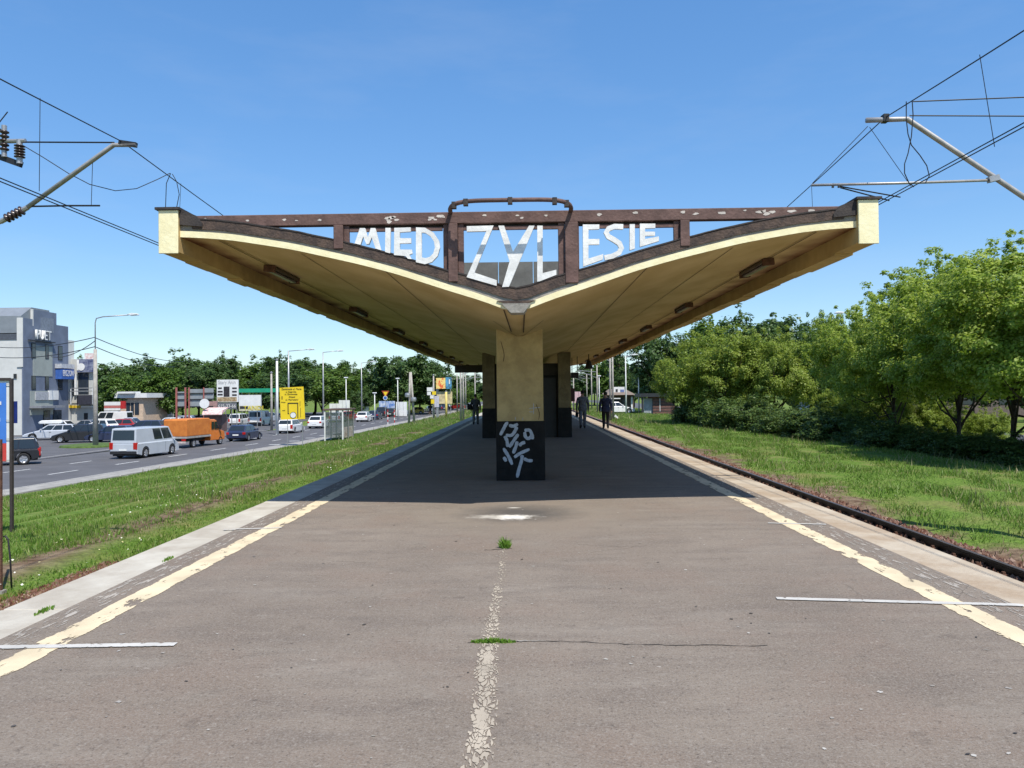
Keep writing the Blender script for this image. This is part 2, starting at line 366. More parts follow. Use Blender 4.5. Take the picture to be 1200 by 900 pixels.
def worn(name, col, amount, scale, stretch=(1, 1, 1), crack=False, fade=None):
    """old paint that has flaked off in places"""
    m, n, l, b = _nodes(name); geo = n.new('ShaderNodeNewGeometry')
    mp = n.new('ShaderNodeMapping'); mp.inputs['Scale'].default_value = stretch; l.new(geo.outputs['Position'], mp.inputs[0])
    nz = n.new('ShaderNodeTexNoise'); nz.inputs['Scale'].default_value = scale; nz.inputs['Detail'].default_value = 8; nz.inputs['Roughness'].default_value = .7
    l.new(mp.outputs[0], nz.inputs['Vector'])
    src = nz.outputs[0]
    if crack:
        vo = n.new('ShaderNodeTexVoronoi'); vo.feature = 'DISTANCE_TO_EDGE'; vo.inputs['Scale'].default_value = 26
        nd = n.new('ShaderNodeTexNoise'); nd.inputs['Scale'].default_value = 9; nd.inputs['Detail'].default_value = 6; l.new(mp.outputs[0], nd.inputs['Vector'])
        dv = n.new('ShaderNodeVectorMath'); dv.operation = 'MULTIPLY_ADD'; l.new(nd.outputs['Color'], dv.inputs[0]); dv.inputs[1].default_value = (.16, .16, 0); l.new(mp.outputs[0], dv.inputs[2]); l.new(dv.outputs[0], vo.inputs['Vector'])
        a = n.new('ShaderNodeMath'); a.operation = 'MULTIPLY_ADD'; l.new(vo.outputs[0], a.inputs[0]); a.inputs[1].default_value = 1.7; l.new(src, a.inputs[2]); src = a.outputs[0]
    uvn = n.new('ShaderNodeUVMap')
    sx = n.new('ShaderNodeSeparateXYZ'); l.new(uvn.outputs[0], sx.inputs[0])
    # edges of the stripe are more worn (u runs 0..1 across)
    e1 = n.new('ShaderNodeMath'); e1.operation = 'SUBTRACT'; l.new(sx.outputs[0], e1.inputs[0]); e1.inputs[1].default_value = .5
    e2 = n.new('ShaderNodeMath'); e2.operation = 'ABSOLUTE'; l.new(e1.outputs[0], e2.inputs[0])
    e3 = n.new('ShaderNodeMath'); e3.operation = 'POWER'; l.new(e2.outputs[0], e3.inputs[0]); e3.inputs[1].default_value = 9 if not crack else 2
    e4 = n.new('ShaderNodeMath'); e4.operation = 'MULTIPLY_ADD'; l.new(e3.outputs[0], e4.inputs[0]); e4.inputs[1].default_value = -90 if not crack else -1.3; l.new(src, e4.inputs[2]); src = e4.outputs[0]
    if fade:
        f = n.new('ShaderNodeMapRange'); f.inputs[1].default_value = fade[0]; f.inputs[2].default_value = fade[1]; f.inputs[3].default_value = 0; f.inputs[4].default_value = fade[2]
        l.new(sx.outputs[1], f.inputs[0]); a = n.new('ShaderNodeMath'); a.operation = 'SUBTRACT'; l.new(src, a.inputs[0]); l.new(f.outputs[0], a.inputs[1]); src = a.outputs[0]
    rp = n.new('ShaderNodeValToRGB'); rp.color_ramp.elements[0].position = amount; rp.color_ramp.elements[0].color = (0, 0, 0, 1)
    rp.color_ramp.elements[1].position = amount + .03; rp.color_ramp.elements[1].color = (1, 1, 1, 1); l.new(src, rp.inputs[0])
    n3 = n.new('ShaderNodeTexNoise'); n3.inputs['Scale'].default_value = 2.5; n3.inputs['Detail'].default_value = 6; l.new(geo.outputs['Position'], n3.inputs['Vector'])
    r3 = n.new('ShaderNodeValToRGB'); r3.color_ramp.elements[0].position = .35; r3.color_ramp.elements[0].color = c4(tuple(c * .78 for c in col)); r3.color_ramp.elements[1].position = .6; r3.color_ramp.elements[1].color = c4(col)
    l.new(n3.outputs[0], r3.inputs[0]); l.new(r3.outputs[0], b.inputs['Base Color']); b.inputs['Roughness'].default_value = .8; b.inputs['Specular IOR Level'].default_value = .2
    l.new(rp.outputs[0], b.inputs['Alpha'])
    return m
def uvstrip(name, pts, mat, parent):      # pts: list of (left point, right point), world on platform
    n = len(pts); vs = [a for a, b in pts] + [b for a, b in pts]
    me = bpy.data.meshes.new(name); me.from_pydata([tuple(v) for v in vs], [], [(i, n + i, n + i + 1, i + 1) for i in range(n - 1)])
    uv = me.uv_layers.new(name='UVMap')
    for poly in me.polygons:
        for li in poly.loop_indices:
            vi = me.loops[li].vertex_index; uv.data[li].uv = (0 if vi < n else 1, (vi % n) / (n - 1))
    me.materials.append(mat); return link(name, me, parent)
yel = worn('worn_yellow_paint', (.66, .55, .37), .395, 5, (1.6, .6, 1))
wht = worn('worn_white_paint', (.52, .50, .46), .37, 16)
sanded = worn('flaked_grey_paint', (.38, .34, .29), .535, 8, (3.2, .5, 1))
cpaint = worn('cracked_centre_paint', (.42, .36, .28), .575, 3.5, (1.6, .6, 1), crack=True, fade=(.5, 1, .24))
for sx in (-1, 1):
    xc = 3.24 * sx + .02
    Y = list(np.arange(-8, 149, 1.0))
    uvstrip('yellow_line', [(Vector((xc - .115, y, .004)), Vector((xc + .115, y, .004))) for y in Y], yel, plat)
    xa = (xc + .14, PE_R - EDGE_W) if sx > 0 else (PE_L + EDGE_W, xc - .14)
    uvstrip('worn_margin', [(Vector((xa[0], y, .003)), Vector((xa[1], y, .003))) for y in Y], sanded, plat)
def cross(ax, ay, bx, by, w=.075):
    a, b = gp(ax, ay, 0), gp(bx, by, 0); n_ = Vector((-(b - a).y, (b - a).x, 0)).normalized() * w / 2
    k = 24; uvstrip('white_cross_line', [((a.lerp(b, i / k) + n_ + Vector((0, 0, .008))), (a.lerp(b, i / k) - n_ + Vector((0, 0, .008)))) for i in range(k + 1)], wht, plat)
cross(-30, 760, 206, 756); cross(910, 702, 1200, 710); cross(262, 621, 330, 619, .06); cross(900, 613.5, 968, 615, .06)
uvstrip('centre_line', [(gp(537 + 46 * t + 3 * math.sin(t * 9), 905 - 262 * t, .004), gp(576 + 19 * t + 2 * math.sin(t * 7), 905 - 262 * t, .004)) for t in np.linspace(0, 1, 30)], cpaint, plat)
crackm = M('crack_dirt', (.028, .024, .02), .95)
paleline = M('pale_joint', (.30, .27, .23), .9)
def crack(pts, w, name='crack', mat=crackm, z=.003):
    P = []
    for (x0, y0), (x1, y1) in zip(pts, pts[1:]):
        for t in np.linspace(0, 1, 14)[:-1]: P.append(gp(x0 + (x1 - x0) * t, y0 + (y1 - y0) * t, 0))
    P.append(gp(*pts[-1], 0)); A = []; B = []
    for i, q in enumerate(P):
        d = (P[min(i + 1, len(P) - 1)] - P[max(0, i - 1)]).normalized(); n_ = Vector((-d.y, d.x, 0)); j = n_ * random.uniform(-.012, .012); ww = w * random.uniform(.25, 1)
        A.append(q + j + n_ * ww + Vector((0, 0, z))); B.append(q + j - n_ * ww + Vector((0, 0, z)))
    m = MB(); m.strip(A, B); m.build(name, mat, plat)
crack([(548, 753), (640, 751), (760, 756), (900, 757)], .006)
crack([(568, 645), (600, 643)], .01)
crack([(690, 560), (800, 560)], .01, 'pale_joint', paleline); crack([(330, 572), (470, 571), (584, 565)], .012, 'pale_joint', paleline)
crack([(640, 568), (720, 571), (830, 570)], .01, 'pale_joint', paleline); crack([(606, 751.5), (640, 751.5)], .012, 'pale_joint', paleline, .006)

def chips(name, label, count, mat, rmin, rmax, z):
    v = []; f = []
    for i in range(count):
        y = 2.2 + 13 * rng.random() ** 1.5; x = rng.uniform(-3.0, 3.0); r = rng.uniform(rmin, rmax); k_ = int(rng.integers(5, 8)); o = len(v); el = rng.uniform(.35, 1); a0 = rng.uniform(0, 3.1)
        for j in range(k_):
            a = 6.283 * j / k_; q = r * rng.uniform(.5, 1.2); px_, py_ = q * math.cos(a), q * math.sin(a) * el; v.append((x + px_ * math.cos(a0) - py_ * math.sin(a0), y + px_ * math.sin(a0) + py_ * math.cos(a0), z))
        f.append(tuple(range(o, o + k_)))
    me = bpy.data.meshes.new(name); me.from_pydata(v, [], f); me.materials.append(mat); o = link(name, me, plat); o['kind'] = 'stuff'
chips('pale_chips', '', 230, leafmat('pale_chip', [(.24, .21, .17), (.34, .31, .27), (.45, .42, .37), (.29, .25, .2)], 0), .006, .022, .0035)
chips('dark_spots', '', 120, leafmat('dark_spot', [(.05, .042, .036), (.09, .075, .06)], 0), .006, .02, .0045)

# ------------------------------------------------------------------ tracks
def rail_profile():
    return [(-.075, 0), (.075, 0), (.075, .015), (.012, .04), (.012, .125), (.036, .14), (.036, .172), (-.036, .172), (-.036, .14), (-.012, .125), (-.012, .04), (-.075, .015)]
def track(xc, ztop, label):
    t = thing('railway_track', label, 'track', (xc, 0, 0))
    for s in (-1, 1):
        r = MB(); pr = [(s * .75 + a, -30, ztop - .172 + b) for a, b in rail_profile()]; r.prism(pr, (0, 330, 0)); ro = r.build('rail', blacksteel, t)
        h = MB(); h.box(s * .75 - .033, s * .75 + .033, -30, 300, ztop + .001, ztop + .004); h.build('rail_head', railhead, ro)
        cm = MB(); cm.box(-.05, .05, -.05, .05, 0, .045); cm.box(-.02, .02, -.02, .02, .045, .075); me = cm.mesh('rail_clip', rustst)
        for i in range(48):
            o = link('rail_clip', me, ro); o.location = (s * .75 - .09 * (1 if xc > 0 else -1), 4 + i * .62, ztop - .160)
    s_ = MB(); s_.box(-1.25, 1.25, -.12, .12, ztop - .33, ztop - .175); me = s_.mesh('sleeper', concpole)
    for i in range(70): o = link('sleeper', me, t); o.location = (0, -2 + i * .62, 0)
    return t
track(5.93, -.80, 'black railway track running close along the stained platform edge beside the trees')
track(-5.93, -1.075, 'railway track hidden below the pale platform edge on the road side')
def stones(name, label, rects, count, mat):
    base = np.array([(-1, -.8, -.5), (1, -.7, -.5), (.6, .9, -.5), (-.7, .8, -.4), (0, 0, .8), (.5, -.1, .5)]); fc = [(0, 1, 5), (1, 2, 5), (2, 4, 5), (2, 3, 4), (3, 0, 4), (0, 5, 4)]
    v = []; f = []
    for i in range(count):
        x0, x1, y0, y1, z = rects[i % len(rects)]
        y = y0 + (y1 - y0) * rng.random() ** 1.6; x = rng.uniform(x0, x1); s = rng.uniform(.02, .05) * (1 + y / 60); a = rng.uniform(0, 6.3)
        c, sn = math.cos(a), math.sin(a); q = base * s * rng.uniform(.7, 1.3, 3); o = len(v)
        v += [(x + p0 * c - p1 * sn, y + p0 * sn + p1 * c, z + abs(rng.normal(0, .015)) + p2) for p0, p1, p2 in q]; f += [(a_ + o, b_ + o, c_ + o) for a_, b_, c_ in fc]
    me = bpy.data.meshes.new(name); me.from_pydata(v, [], f); me.materials.append(mat); tag(link(name, me), label, 'ballast', kind='stuff')
stones('track_ballast', 'rust brown ballast stones along the rails', [(6.55, 7.2, 5, 60, -.97), (6.8, 7.25, 5, 60, -.96), (6.6, 7.3, 5, 40, -.95), (-6.95, -6.7, 6, 12.5, -1.06)], 15000, leafmat('rust_stone', [(.06, .028, .018), (.16, .07, .04), (.12, .05, .03), (.23, .15, .1)], .0))

# ------------------------------------------------------------------ roads
def ribbon(y0, y1, fa, fb, z, step=4):
    Y = list(np.arange(y0, y1 + .1, step)); m = MB(); m.strip([(fa(y), y, z) for y in Y], [(fb(y), y, z) for y in Y]); return m
road = tag(ribbon(-40, 420, lambda y: kx(y) - 11.2, lambda y: kx(y) - .16, RZ).build('road', asphalt_rd), kind='structure')
fm = MB(); fm.add([(-140, 44, RZ - .008), (kx(44) - 11.2, 44, RZ - .008), (kx(86) - 11.2, 86, RZ - .008), (-46, 190, RZ - .008), (-140, 130, RZ - .008)], [(0, 1, 2, 3, 4)])
tag(fm.build('forecourt', asphalt_rd), kind='structure')
k = MB()
Y = list(np.arange(-40, 300, 4.0))
k.strip([(kx(y) - .16, y, RZ + .12) for y in Y], [(kx(y), y, RZ + .12) for y in Y]); k.strip([(kx(y) - .16, y, RZ - .05) for y in Y], [(kx(y) - .16, y, RZ + .12) for y in Y])
k.build('kerb', kerbm, road)
k = MB(); k.strip([(kx(y) - 11.2, y, RZ + .1) for y in Y if y < 50 or y > 84], [(kx(y) - 11.36, y, RZ + .1) for y in Y if y < 50 or y > 84]); k.build('kerb', kerbm, road)
pv = ribbon(-40, 300, lambda y: kx(y) + .002, lambda y: kx(y) + 1.3, RZ + .115)
pv.strip([(kx(y) + 1.3, y, RZ + .115) for y in np.arange(-40, 300.1, 4)], [(kx(y) + 1.32, y, RZ - .3) for y in np.arange(-40, 300.1, 4)]); tag(pv.build('pavement', pavem), kind='structure')
def dash(off, y0, ln, w=.16):
    m = MB(); Yd = np.linspace(y0, y0 + ln, 3); m.strip([(kx(y) + off - w / 2, y, RZ + .006) for y in Yd], [(kx(y) + off + w / 2, y, RZ + .006) for y in Yd]); m.build('lane_dash', roadwhite, road)
for i in range(34): dash(-3.6, 28 + i * 5.6, 2.3)
for i in range(30): dash(-6.9, 30 + i * 5.2, 2.0)
for i in range(5): dash(-1.5, 62 + i * 4.6, .5, .9)
rroad = tag(ribbon(-10, 420, lambda y: 27.5, lambda y: 40.5, -2.12).build('road', asphalt_rd), kind='structure')
for i in range(26):
    m = MB(); m.box(33.9, 34.1, 36 + i * 6, 39 + i * 6, -2.119, -2.112); m.build('lane_dash', roadwhite, rroad)
isl = M('island_grass', (.09, .15, .03), .95, 0, .2, 3, .1)
c0 = gp(112, 523, RZ)
im = MB(); im.lathe([(2.6, 0), (2.55, .12), (1.8, .18)], (c0.x - .2, c0.y + .3, RZ), n=18); tag(im.build('traffic_island', isl), kind='structure')

# ------------------------------------------------------------------ canopy
ZF, CX, CY1 = 10.26, -.125, 57.0
PROF = [(0, 2.75), (.08, 2.755), (.445, 2.90), (.92, 3.05), (1.62, 3.285), (2.155, 3.43), (3.01, 3.63), (3.82, 3.765), (4.2, 3.80), (4.55, 3.82)]
def _smooth(xq):
    xs_ = [a for a, b in PROF]; zs_ = [b for a, b in PROF]; d = .12
    return (np.interp(max(0, xq - d), xs_, zs_) + 2 * np.interp(xq, xs_, zs_) + np.interp(min(4.55, xq + d), xs_, zs_)) / 4
def so(x): return float(_smooth(abs(x)))
XS = sorted(set([round(s * v, 4) for s in (-1, 1) for v in list(np.linspace(0, 4.55, 26))]))
can = thing('platform_canopy', 'gull wing concrete platform canopy with cream edge and ochre underside on central columns', 'canopy', (CX, ZF, 0))
def soffit_mat():
    m, n, l, b = _nodes('soffit_plaster'); tc = n.new('ShaderNodeTexCoord'); sx = n.new('ShaderNodeSeparateXYZ'); l.new(tc.outputs['Object'], sx.inputs[0])
    def noise(sc, sv, det=6):
        mp = n.new('ShaderNodeMapping'); mp.inputs['Scale'].default_value = sv; l.new(tc.outputs['Object'], mp.inputs[0])
        q = n.new('ShaderNodeTexNoise'); q.inputs['Scale'].default_value = sc; q.inputs['Detail'].default_value = det; l.new(mp.outputs[0], q.inputs['Vector']); return q.outputs[0]
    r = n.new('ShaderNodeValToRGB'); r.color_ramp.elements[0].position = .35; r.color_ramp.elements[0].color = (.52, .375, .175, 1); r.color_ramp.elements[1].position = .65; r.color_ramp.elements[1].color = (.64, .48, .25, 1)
    l.new(noise(1.4, (1, .5, 1), 10), r.inputs[0])
    ab = n.new('ShaderNodeMath'); ab.operation = 'ABSOLUTE'; l.new(sx.outputs[0], ab.inputs[0])
    w = n.new('ShaderNodeMath'); w.operation = 'MULTIPLY_ADD'; l.new(noise(1.6, (1, .7, 1)), w.inputs[0]); w.inputs[1].default_value = .9; l.new(ab.outputs[0], w.inputs[2])
    mr = n.new('ShaderNodeMapRange'); mr.inputs[1].default_value = 4.62; mr.inputs[2].default_value = 5.05; l.new(w.outputs[0], mr.inputs[0])
    mx = n.new('ShaderNodeMixRGB'); l.new(mr.outputs[0], mx.inputs[0]); l.new(r.outputs[0], mx.inputs[1]); mx.inputs[2].default_value = (.16, .075, .028, 1)
    l.new(mx.outputs[0], b.inputs['Base Color']); b.inputs['Roughness'].default_value = .9; b.inputs['Specular IOR Level'].default_value = .15
    bp = n.new('ShaderNodeBump'); bp.inputs['Distance'].default_value = .01; bp.inputs['Strength'].default_value = .4; l.new(noise(14, (1, 1, 1)), bp.inputs['Height']); l.new(bp.outputs[0], b.inputs['Normal'])
    return m
sof = soffit_mat()
LEN = CY1 - ZF
# slab: ochre below, cream front edge
s = MB(); YS = np.linspace(0, LEN, 30)
n_ = len(XS)
vs = [(x, y, so(x)) for y in YS for x in XS]; s.add(vs, [(j * n_ + i, (j + 1) * n_ + i, (j + 1) * n_ + i + 1, j * n_ + i + 1) for j in range(29) for i in range(n_ - 1)])
s.strip([(x, LEN, so(x)) for x in XS], [(x, LEN, so(x) + .085) for x in XS])
s.strip([(x, 0, so(x) + .085) for x in XS], [(x, LEN, so(x) + .085) for x in XS])
s.cur = 1; s.strip([(x, 0, so(x)) for x in XS], [(x, 0, so(x) + .085) for x in XS])
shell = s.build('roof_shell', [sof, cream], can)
def fringe(name, za, zb, y0, y1, mat, xs_=XS, jit=0, ca=0, cb=0):
    m = MB(); J = {x: random.uniform(-jit, jit) for x in xs_}; ea = lambda x: ca * math.exp(-(x / .8) ** 2); eb = lambda x: cb * math.exp(-(x / .8) ** 2)
    A = [(x, y0, so(x) + za + ea(x) + J[x]) for x in xs_]; B = [(x, y0, so(x) + zb + eb(x) + J[x] * .5) for x in xs_]
    C = [(x, y1, so(x) + zb + eb(x) + J[x] * .5) for x in xs_]; D = [(x, y1, so(x) + za + ea(x) + J[x]) for x in xs_]
    m.strip(A, B); m.strip(B, C); m.strip(C, D); m.strip(D, A); return m.build(name, mat, can)
fringe('drip_joint', .087, .16, .012, .3, greycon)
XB = [x for x in XS if abs(x) < 4.5]
fringe('roof_edge_band', .122, .245, -.006, .25, rooftar, XB, .006, .03, .06)
fringe('roof_edge_flashing', .247, .265, -.014, .10, darktar, XB, .006, .06, .06)
fringe('roof_covering', .09, .20, .30, LEN - .01, darktar)
for sd in (-1, 1):
    e = MB(); a, b_ = 4.53, 4.79; segs = 60
    for i in range(segs):
        y0, y1 = -.05 + (LEN + .05) * i / segs, -.05 + (LEN + .05) * (i + 1) / segs; z0 = 3.59 + random.uniform(-.012, .02)
        e.box(min(sd * a, sd * b_), max(sd * a, sd * b_), y0 + .0005, y1 - .0005, z0, 4.17)
    ob = e.build('edge_beam', ochre, can)
    ef = MB(); ef.box(min(sd * a, sd * b_) - .002, max(sd * a, sd * b_) + .002, -.075, -.052, 3.585, 4.168); chamfer(ef.build('beam_end_face', cream, ob), .006)
    c = MB(); c.box(min(sd * 4.50, sd * 4.83), max(sd * 4.50, sd * 4.83), -.10, LEN, 4.172, 4.205); c.build('coping', darktar, ob)
    u = MB(); pts = [(sd * 4.525, 4.19), (sd * 4.30, 4.10), (sd * 4.22, 4.0), (sd * 4.22, 3.95), (sd * 4.525, 3.98)]
    u.prism([(x, -.03, z) for x, z in pts], (0, LEN, 0)); u.build('roof_upstand', darktar, can)
# soffit seams and lamp conduit
seamm = M('seam_dirt', (.17, .11, .05), .95)
cr0 = M('soffit_crack', (.10, .06, .03), .95)
def soffit_line(x0, y0, x1, y1, w, name, mat, dz=-.006, k=40):
    m = MB(); A = []; B = []
    for t in np.linspace(0, 1, k):
        x, y = x0 + (x1 - x0) * t, y0 + (y1 - y0) * t; A.append((x - w, y, so(x - w) + dz)); B.append((x + w, y, so(x + w) + dz))
    m.strip(A, B); return m.build(name, mat, can)
for sd in (-1, 1):
    soffit_line(sd * 1.75, 0, sd * 1.68, LEN, .008, 'seam', seamm); soffit_line(sd * 2.95, .2, sd * 2.9, LEN, .007, 'seam', seamm)
    soffit_line(sd * .14 - .03, .1, sd * .11 - .03, 3.6, .010, 'crack', cr0); soffit_line(sd * .42, 2.6, sd * .05, 4.4, .007, 'crack', cr0)
    soffit_line(sd * 4.0, 0, sd * 4.0, LEN - 1, .012, 'conduit', rustst, -.02)
# valley outlet, valley beam, columns
v = MB(); v.prism([(-.20, -.045, 2.86), (.20, -.045, 2.86), (.10, -.045, 2.735), (-.07, -.045, 2.735)], (0, .3, 0)); v.build('rain_outlet', greycon, can)
v = MB(); v.prism([(-.26, -.02, 2.90), (.26, -.02, 2.90), (.16, -.02, 2.865), (-.16, -.02, 2.865)], (0, .2, 0)); v.build('outlet_lip', rooftar, can)
YC = vp(609, 562, 1).y and gp(609, 563, 0).y - ZF
for (y, hw, dp) in ((YC, .445, 1.0), (YC + 29.5, .445, 1.0), (YC + 39, .445, 1.0)):
    c = MB(); c.box(-hw, hw, y, y + dp, 1.10, so(hw) + .03); co = chamfer(c.build('column', colyellow, can), .012)
    pl = MB(); pl.box(-hw - .022, hw + .022, y - .022, y + dp + .022, -.01, 1.135); po = chamfer(pl.build('plinth', tarblack, co), .01)
    tj = M('tile_joint', (.012, .012, .012), .9)
    if y == YC:
        tl = MB(); gr = [(r_, c_) for r_ in range(5) for c_ in range(4)]
        for r_, c_ in gr:
            w_ = (2 * hw + .04) / 4; x0 = -hw - .02 + c_ * w_
            t_ = MB(); t_.box(x0 + .004, x0 + w_ - .004, y - .032, y - .0225, .01 + r_ * .225 + .003, .01 + (r_ + 1) * .225 - .003); t_.build('plinth_tile', tarblack, co)
        FRONT = co
# graffiti on the front plinth (painted strokes)
def stroke(pts, w, name, mat, ox, oy, sc, Y, parent, off=.004):
    P = [vp(ox + a / sc, oy + b / sc, Y) for a, b in pts]; Q = [P[0]]
    for i in range(len(P) - 1):
        for t in np.linspace(0, 1, 7)[1:]:
            a, b, c, d = P[max(0, i - 1)], P[i], P[i + 1], P[min(len(P) - 1, i + 2)]
            Q.append(.5 * ((2 * b) + (c - a) * t + (2 * a - 5 * b + 4 * c - d) * t * t + (3 * b - a - 3 * c + d) * t ** 3))
    A = []; B = []
    for i, q in enumerate(Q):
        d = (Q[min(i + 1, len(Q) - 1)] - Q[max(0, i - 1)]).normalized(); nn = Vector((-d.z, 0, d.x)); e = min(i, len(Q) - 1 - i); ww = w * (.55 if e == 0 else .85 if e == 1 else 1) * random.uniform(.9, 1.1)
        A.append(q + nn * ww); B.append(q - nn * ww)
    A = [a - Vector((CX, ZF, 0)) for a in A]; B = [a - Vector((CX, ZF, 0)) for a in B]
    m = MB(); m.strip(A, B); return m.build(name, mat, parent)
spray = M('white_spray_paint', (.50, .54, .60), .6, 0, .12, 12, 0)
GY = ZF + YC - .034
GS = [[(65, 265), (100, 200), (140, 125), (165, 118)], [(175, 140), (230, 152), (285, 125)], [(270, 160), (250, 210), (205, 265), (135, 262)], [(120, 275), (148, 330), (158, 410)],
      [(178, 415), (230, 335), (290, 250)], [(275, 340), (262, 400), (225, 490)], [(300, 395), (335, 365), (375, 352)], [(240, 540), (310, 490), (430, 437)],
      [(335, 510), (332, 570), (300, 680), (275, 790)], [(358, 552), (410, 578), (468, 580)], [(105, 425), (170, 530), (215, 630)], [(110, 535), (140, 590)],
      [(365, 205), (428, 203), (455, 260), (420, 305), (380, 285), (368, 225)], [(462, 250), (468, 315)]]
for i, g_ in enumerate(GS): stroke(g_, .031, 'graffiti_stroke', spray, 580, 485, 10.58, GY - .0012 * i, FRONT)
for g_ in ([(640, 695), (640, 790)], [(600, 740), (700, 730)], [(600, 770), (640, 770)], [(480, 815), (480, 840)], [(545, 820), (545, 845)]):
    stroke(g_, .006, 'graffiti_scratch', spray, 540, 380, 7.5, ZF + YC - .004, FRONT)
cr = M('plaster_crack', (.12, .08, .04), .95)
for g_ in ([(352, 150), (380, 260), (372, 330)], [(660, 700), (690, 780), (684, 840)]): stroke(g_, .006, 'crack', cr, 540, 380, 7.5, ZF + YC - .005, FRONT)
# grey sheet panels standing in the roof valley behind the sign
zt = vp(600, 307, ZF + 1.3).z
pg = M('grey_sheet', (.17, .17, .155), .6, .2, .12, 3, .04)
for x0, x1 in ((-.85, -.285), (-.275, .24), (.25, .85)):
    m = MB(); m.prism([(x0, 1.3, so(x0) + .19), (x1, 1.3, so(x1) + .19), (x1, 1.3, zt), (x0, 1.3, zt)], (0, .03, 0)); m.build('valley_sheet', pg, can)

# kiosk between two pillars further back
KY = 29.0
kio = thing('platform_kiosk', 'dark platform kiosk with paired yellow pillars below the canopy behind the front column', 'kiosk', (CX, KY, 0))
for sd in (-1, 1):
    c = MB(); x0, x1 = (-1.54, -1.08) if sd < 0 else (1.33, 1.80); c.box(x0, x1, 0, .6, 1.08, so(1.29) + .05); co = c.build('pillar', M('shaded_pillar_paint', (.22, .165, .085), .9, 0, .15, 2, .2, col2=(.14, .105, .055)), kio)  # yellow pillar paint darkened: shade under the canopy put into its colour
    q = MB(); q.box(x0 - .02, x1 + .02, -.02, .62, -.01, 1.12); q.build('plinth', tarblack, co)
dkw = M('dark_brown_wall', (.05, .038, .028), .8, 0, .2, 2, .05)
w = MB(); w.box(-1.075, 1.325, .35, 9, -.01, so(0) + .06); w.build('wall', dkw, kio)
w = MB(); w.box(.45, 1.25, .30, .347, 0, 2.25); dd = w.build('door', plastic, kio); w = MB(); w.box(.52, .55, .26, .30, .95, 1.1); w.build('handle', galv, dd)
w = MB(); w.box(.4, 1.28, .26, .349, 2.27, 2.36); w.build('lintel', tarblack, kio)
w = MB(); w.box(1.80, 1.95, .1, .5, 1.35, 1.85); w.build('wall_box', M('maroon_box', (.07, .02, .02), .6), kio)

# lamps on the soffit
def lamp():
    t = thing('tube_lamp', 'grimy fluorescent tube lamp bolted under the ochre canopy wing', 'lamp', group='tube lamps under the canopy')
    m = MB(); m.box(-.085, .085, -.66, .66, 0, .06); chamfer(m.build('housing', M('lamp_housing', (.12, .085, .05), .7), t), .015)
    m = MB(); m.box(-.06, .06, -.62, .62, -.04, -.001); chamfer(m.build('diffuser', M('lamp_diffuser', (.20, .16, .11), .35, 0, .2, 4), t), .03)
    for e_ in (-.66, .66):
        m = MB(); m.box(-.09, .09, e_ - .03, e_ + .03, -.045, .062); m.build('end_cap', rustst, t)
    return t
lp = lamp(); first = True
for i in range(8):
    for sd in (-1, 1):
        o = lp if first else copy_tree(lp); first = False
        o['label'] = 'grimy tube lamp, %s from the canopy front, under the wing on the %s side' % (('first', 'second', 'third', 'fourth', 'fifth', 'sixth', 'seventh', 'eighth')[i], 'tree' if sd > 0 else 'road')
        x = CX + sd * 4.0; sl = math.atan2(so(4.1) - so(3.9), .2) * sd
        o.location = (x, 12.95 + i * 5.95, so(4.0) - .075); o.rotation_euler = (0, -sl, 0)
# hanging boards at the far end
def hang(px0, px1, py0, py1, Y, label, mat):
    a, b = vp(px0, py0, Y), vp(px1, py1, Y); t = thing('hanging_board', label, 'sign board', ((a.x + b.x) / 2, Y, a.z)); w_ = abs(b.x - a.x) / 2
    m = MB(); m.box(-w_, w_, -.1, .1, b.z - a.z, 0); chamfer(m.build('board', mat, t), .02)
    top = so(t.location.x - CX)
    for q in (-.7, .7):
        m = MB(); zz = max(.05, so(t.location.x + q * w_ - CX) - a.z + .03); m.tube([(q * w_, 0, -.02), (q * w_, 0, zz)], .02, 6); m.build('hanger', plastic, t)
hang(533, 566, 428, 436.5, 49, 'wide dark brown board hanging below the canopy edge on the road side', M('board_brown', (.045, .03, .022), .7))
hang(669, 678, 436.5, 443, 40, 'small dark board hanging beside the yellow pillar near the two walkers', plastic)
# loudspeaker hanging at right
a = vp(690, 427, 40); t = thing('loudspeaker', 'round dark loudspeaker hanging under the canopy wing on the tree side', 'loudspeaker', a)
m = MB(); m.lathe([(.04, .22), (.1, .2), (.13, .05), (.24, -.22), (.22, -.23), (.05, -.05)], n=14); m.build('horn', plastic, t)
m = MB(); m.tube([(0, 0, .2), (0, 0, so(a.x - CX) - a.z + .02)], .025, 6); m.build('bracket', plastic, t)

# ------------------------------------------------------------------ station name sign
YS_ = ZF - .02
sg = thing('station_sign', 'brown steel frame with cut white capital letters standing on the canopy front', 'station sign', (CX, ZF, 3.0))
O = Vector((CX, ZF, 3.0))
def C2(x, y): return 380 + x / 5, 220 + y / 5
def plate(pts, thick, name, mat, Y, parent=sg):
    m = MB(); m.prism([vp(*q, Y) - O for q in pts], (0, thick, 0)); return m.build(name, mat, parent)
ztop = 4.105
m = MB(); m.box(-4.36, 4.36, 0, .12, ztop - .155 - 3, ztop - 3); chamfer(m.build('top_beam', brownwood, sg), .008)
def post(pa, pb, dy, name, th=.10):
    x0, x1 = vp(pa, 265, ZF).x - CX, vp(pb, 265, ZF).x - CX
    zb = min(so(x0), so(x1)) + .16; m = MB(); m.box(x0, x1, dy, dy + th, zb - 3, ztop - .157 - 3); chamfer(m.build(name, brownwood, sg), .006)
for pa, pb in ((391, 402), (525, 536), (662, 677), (797, 808)): post(pa, pb, -.02, 'post')
for pa, pb in ((402.2, 408.5), (519, 524.8), (536.2, 543), (654, 661.8), (677.2, 678.6), (790, 796.8)): post(pa, pb, .03, 'inner_strip', .05)
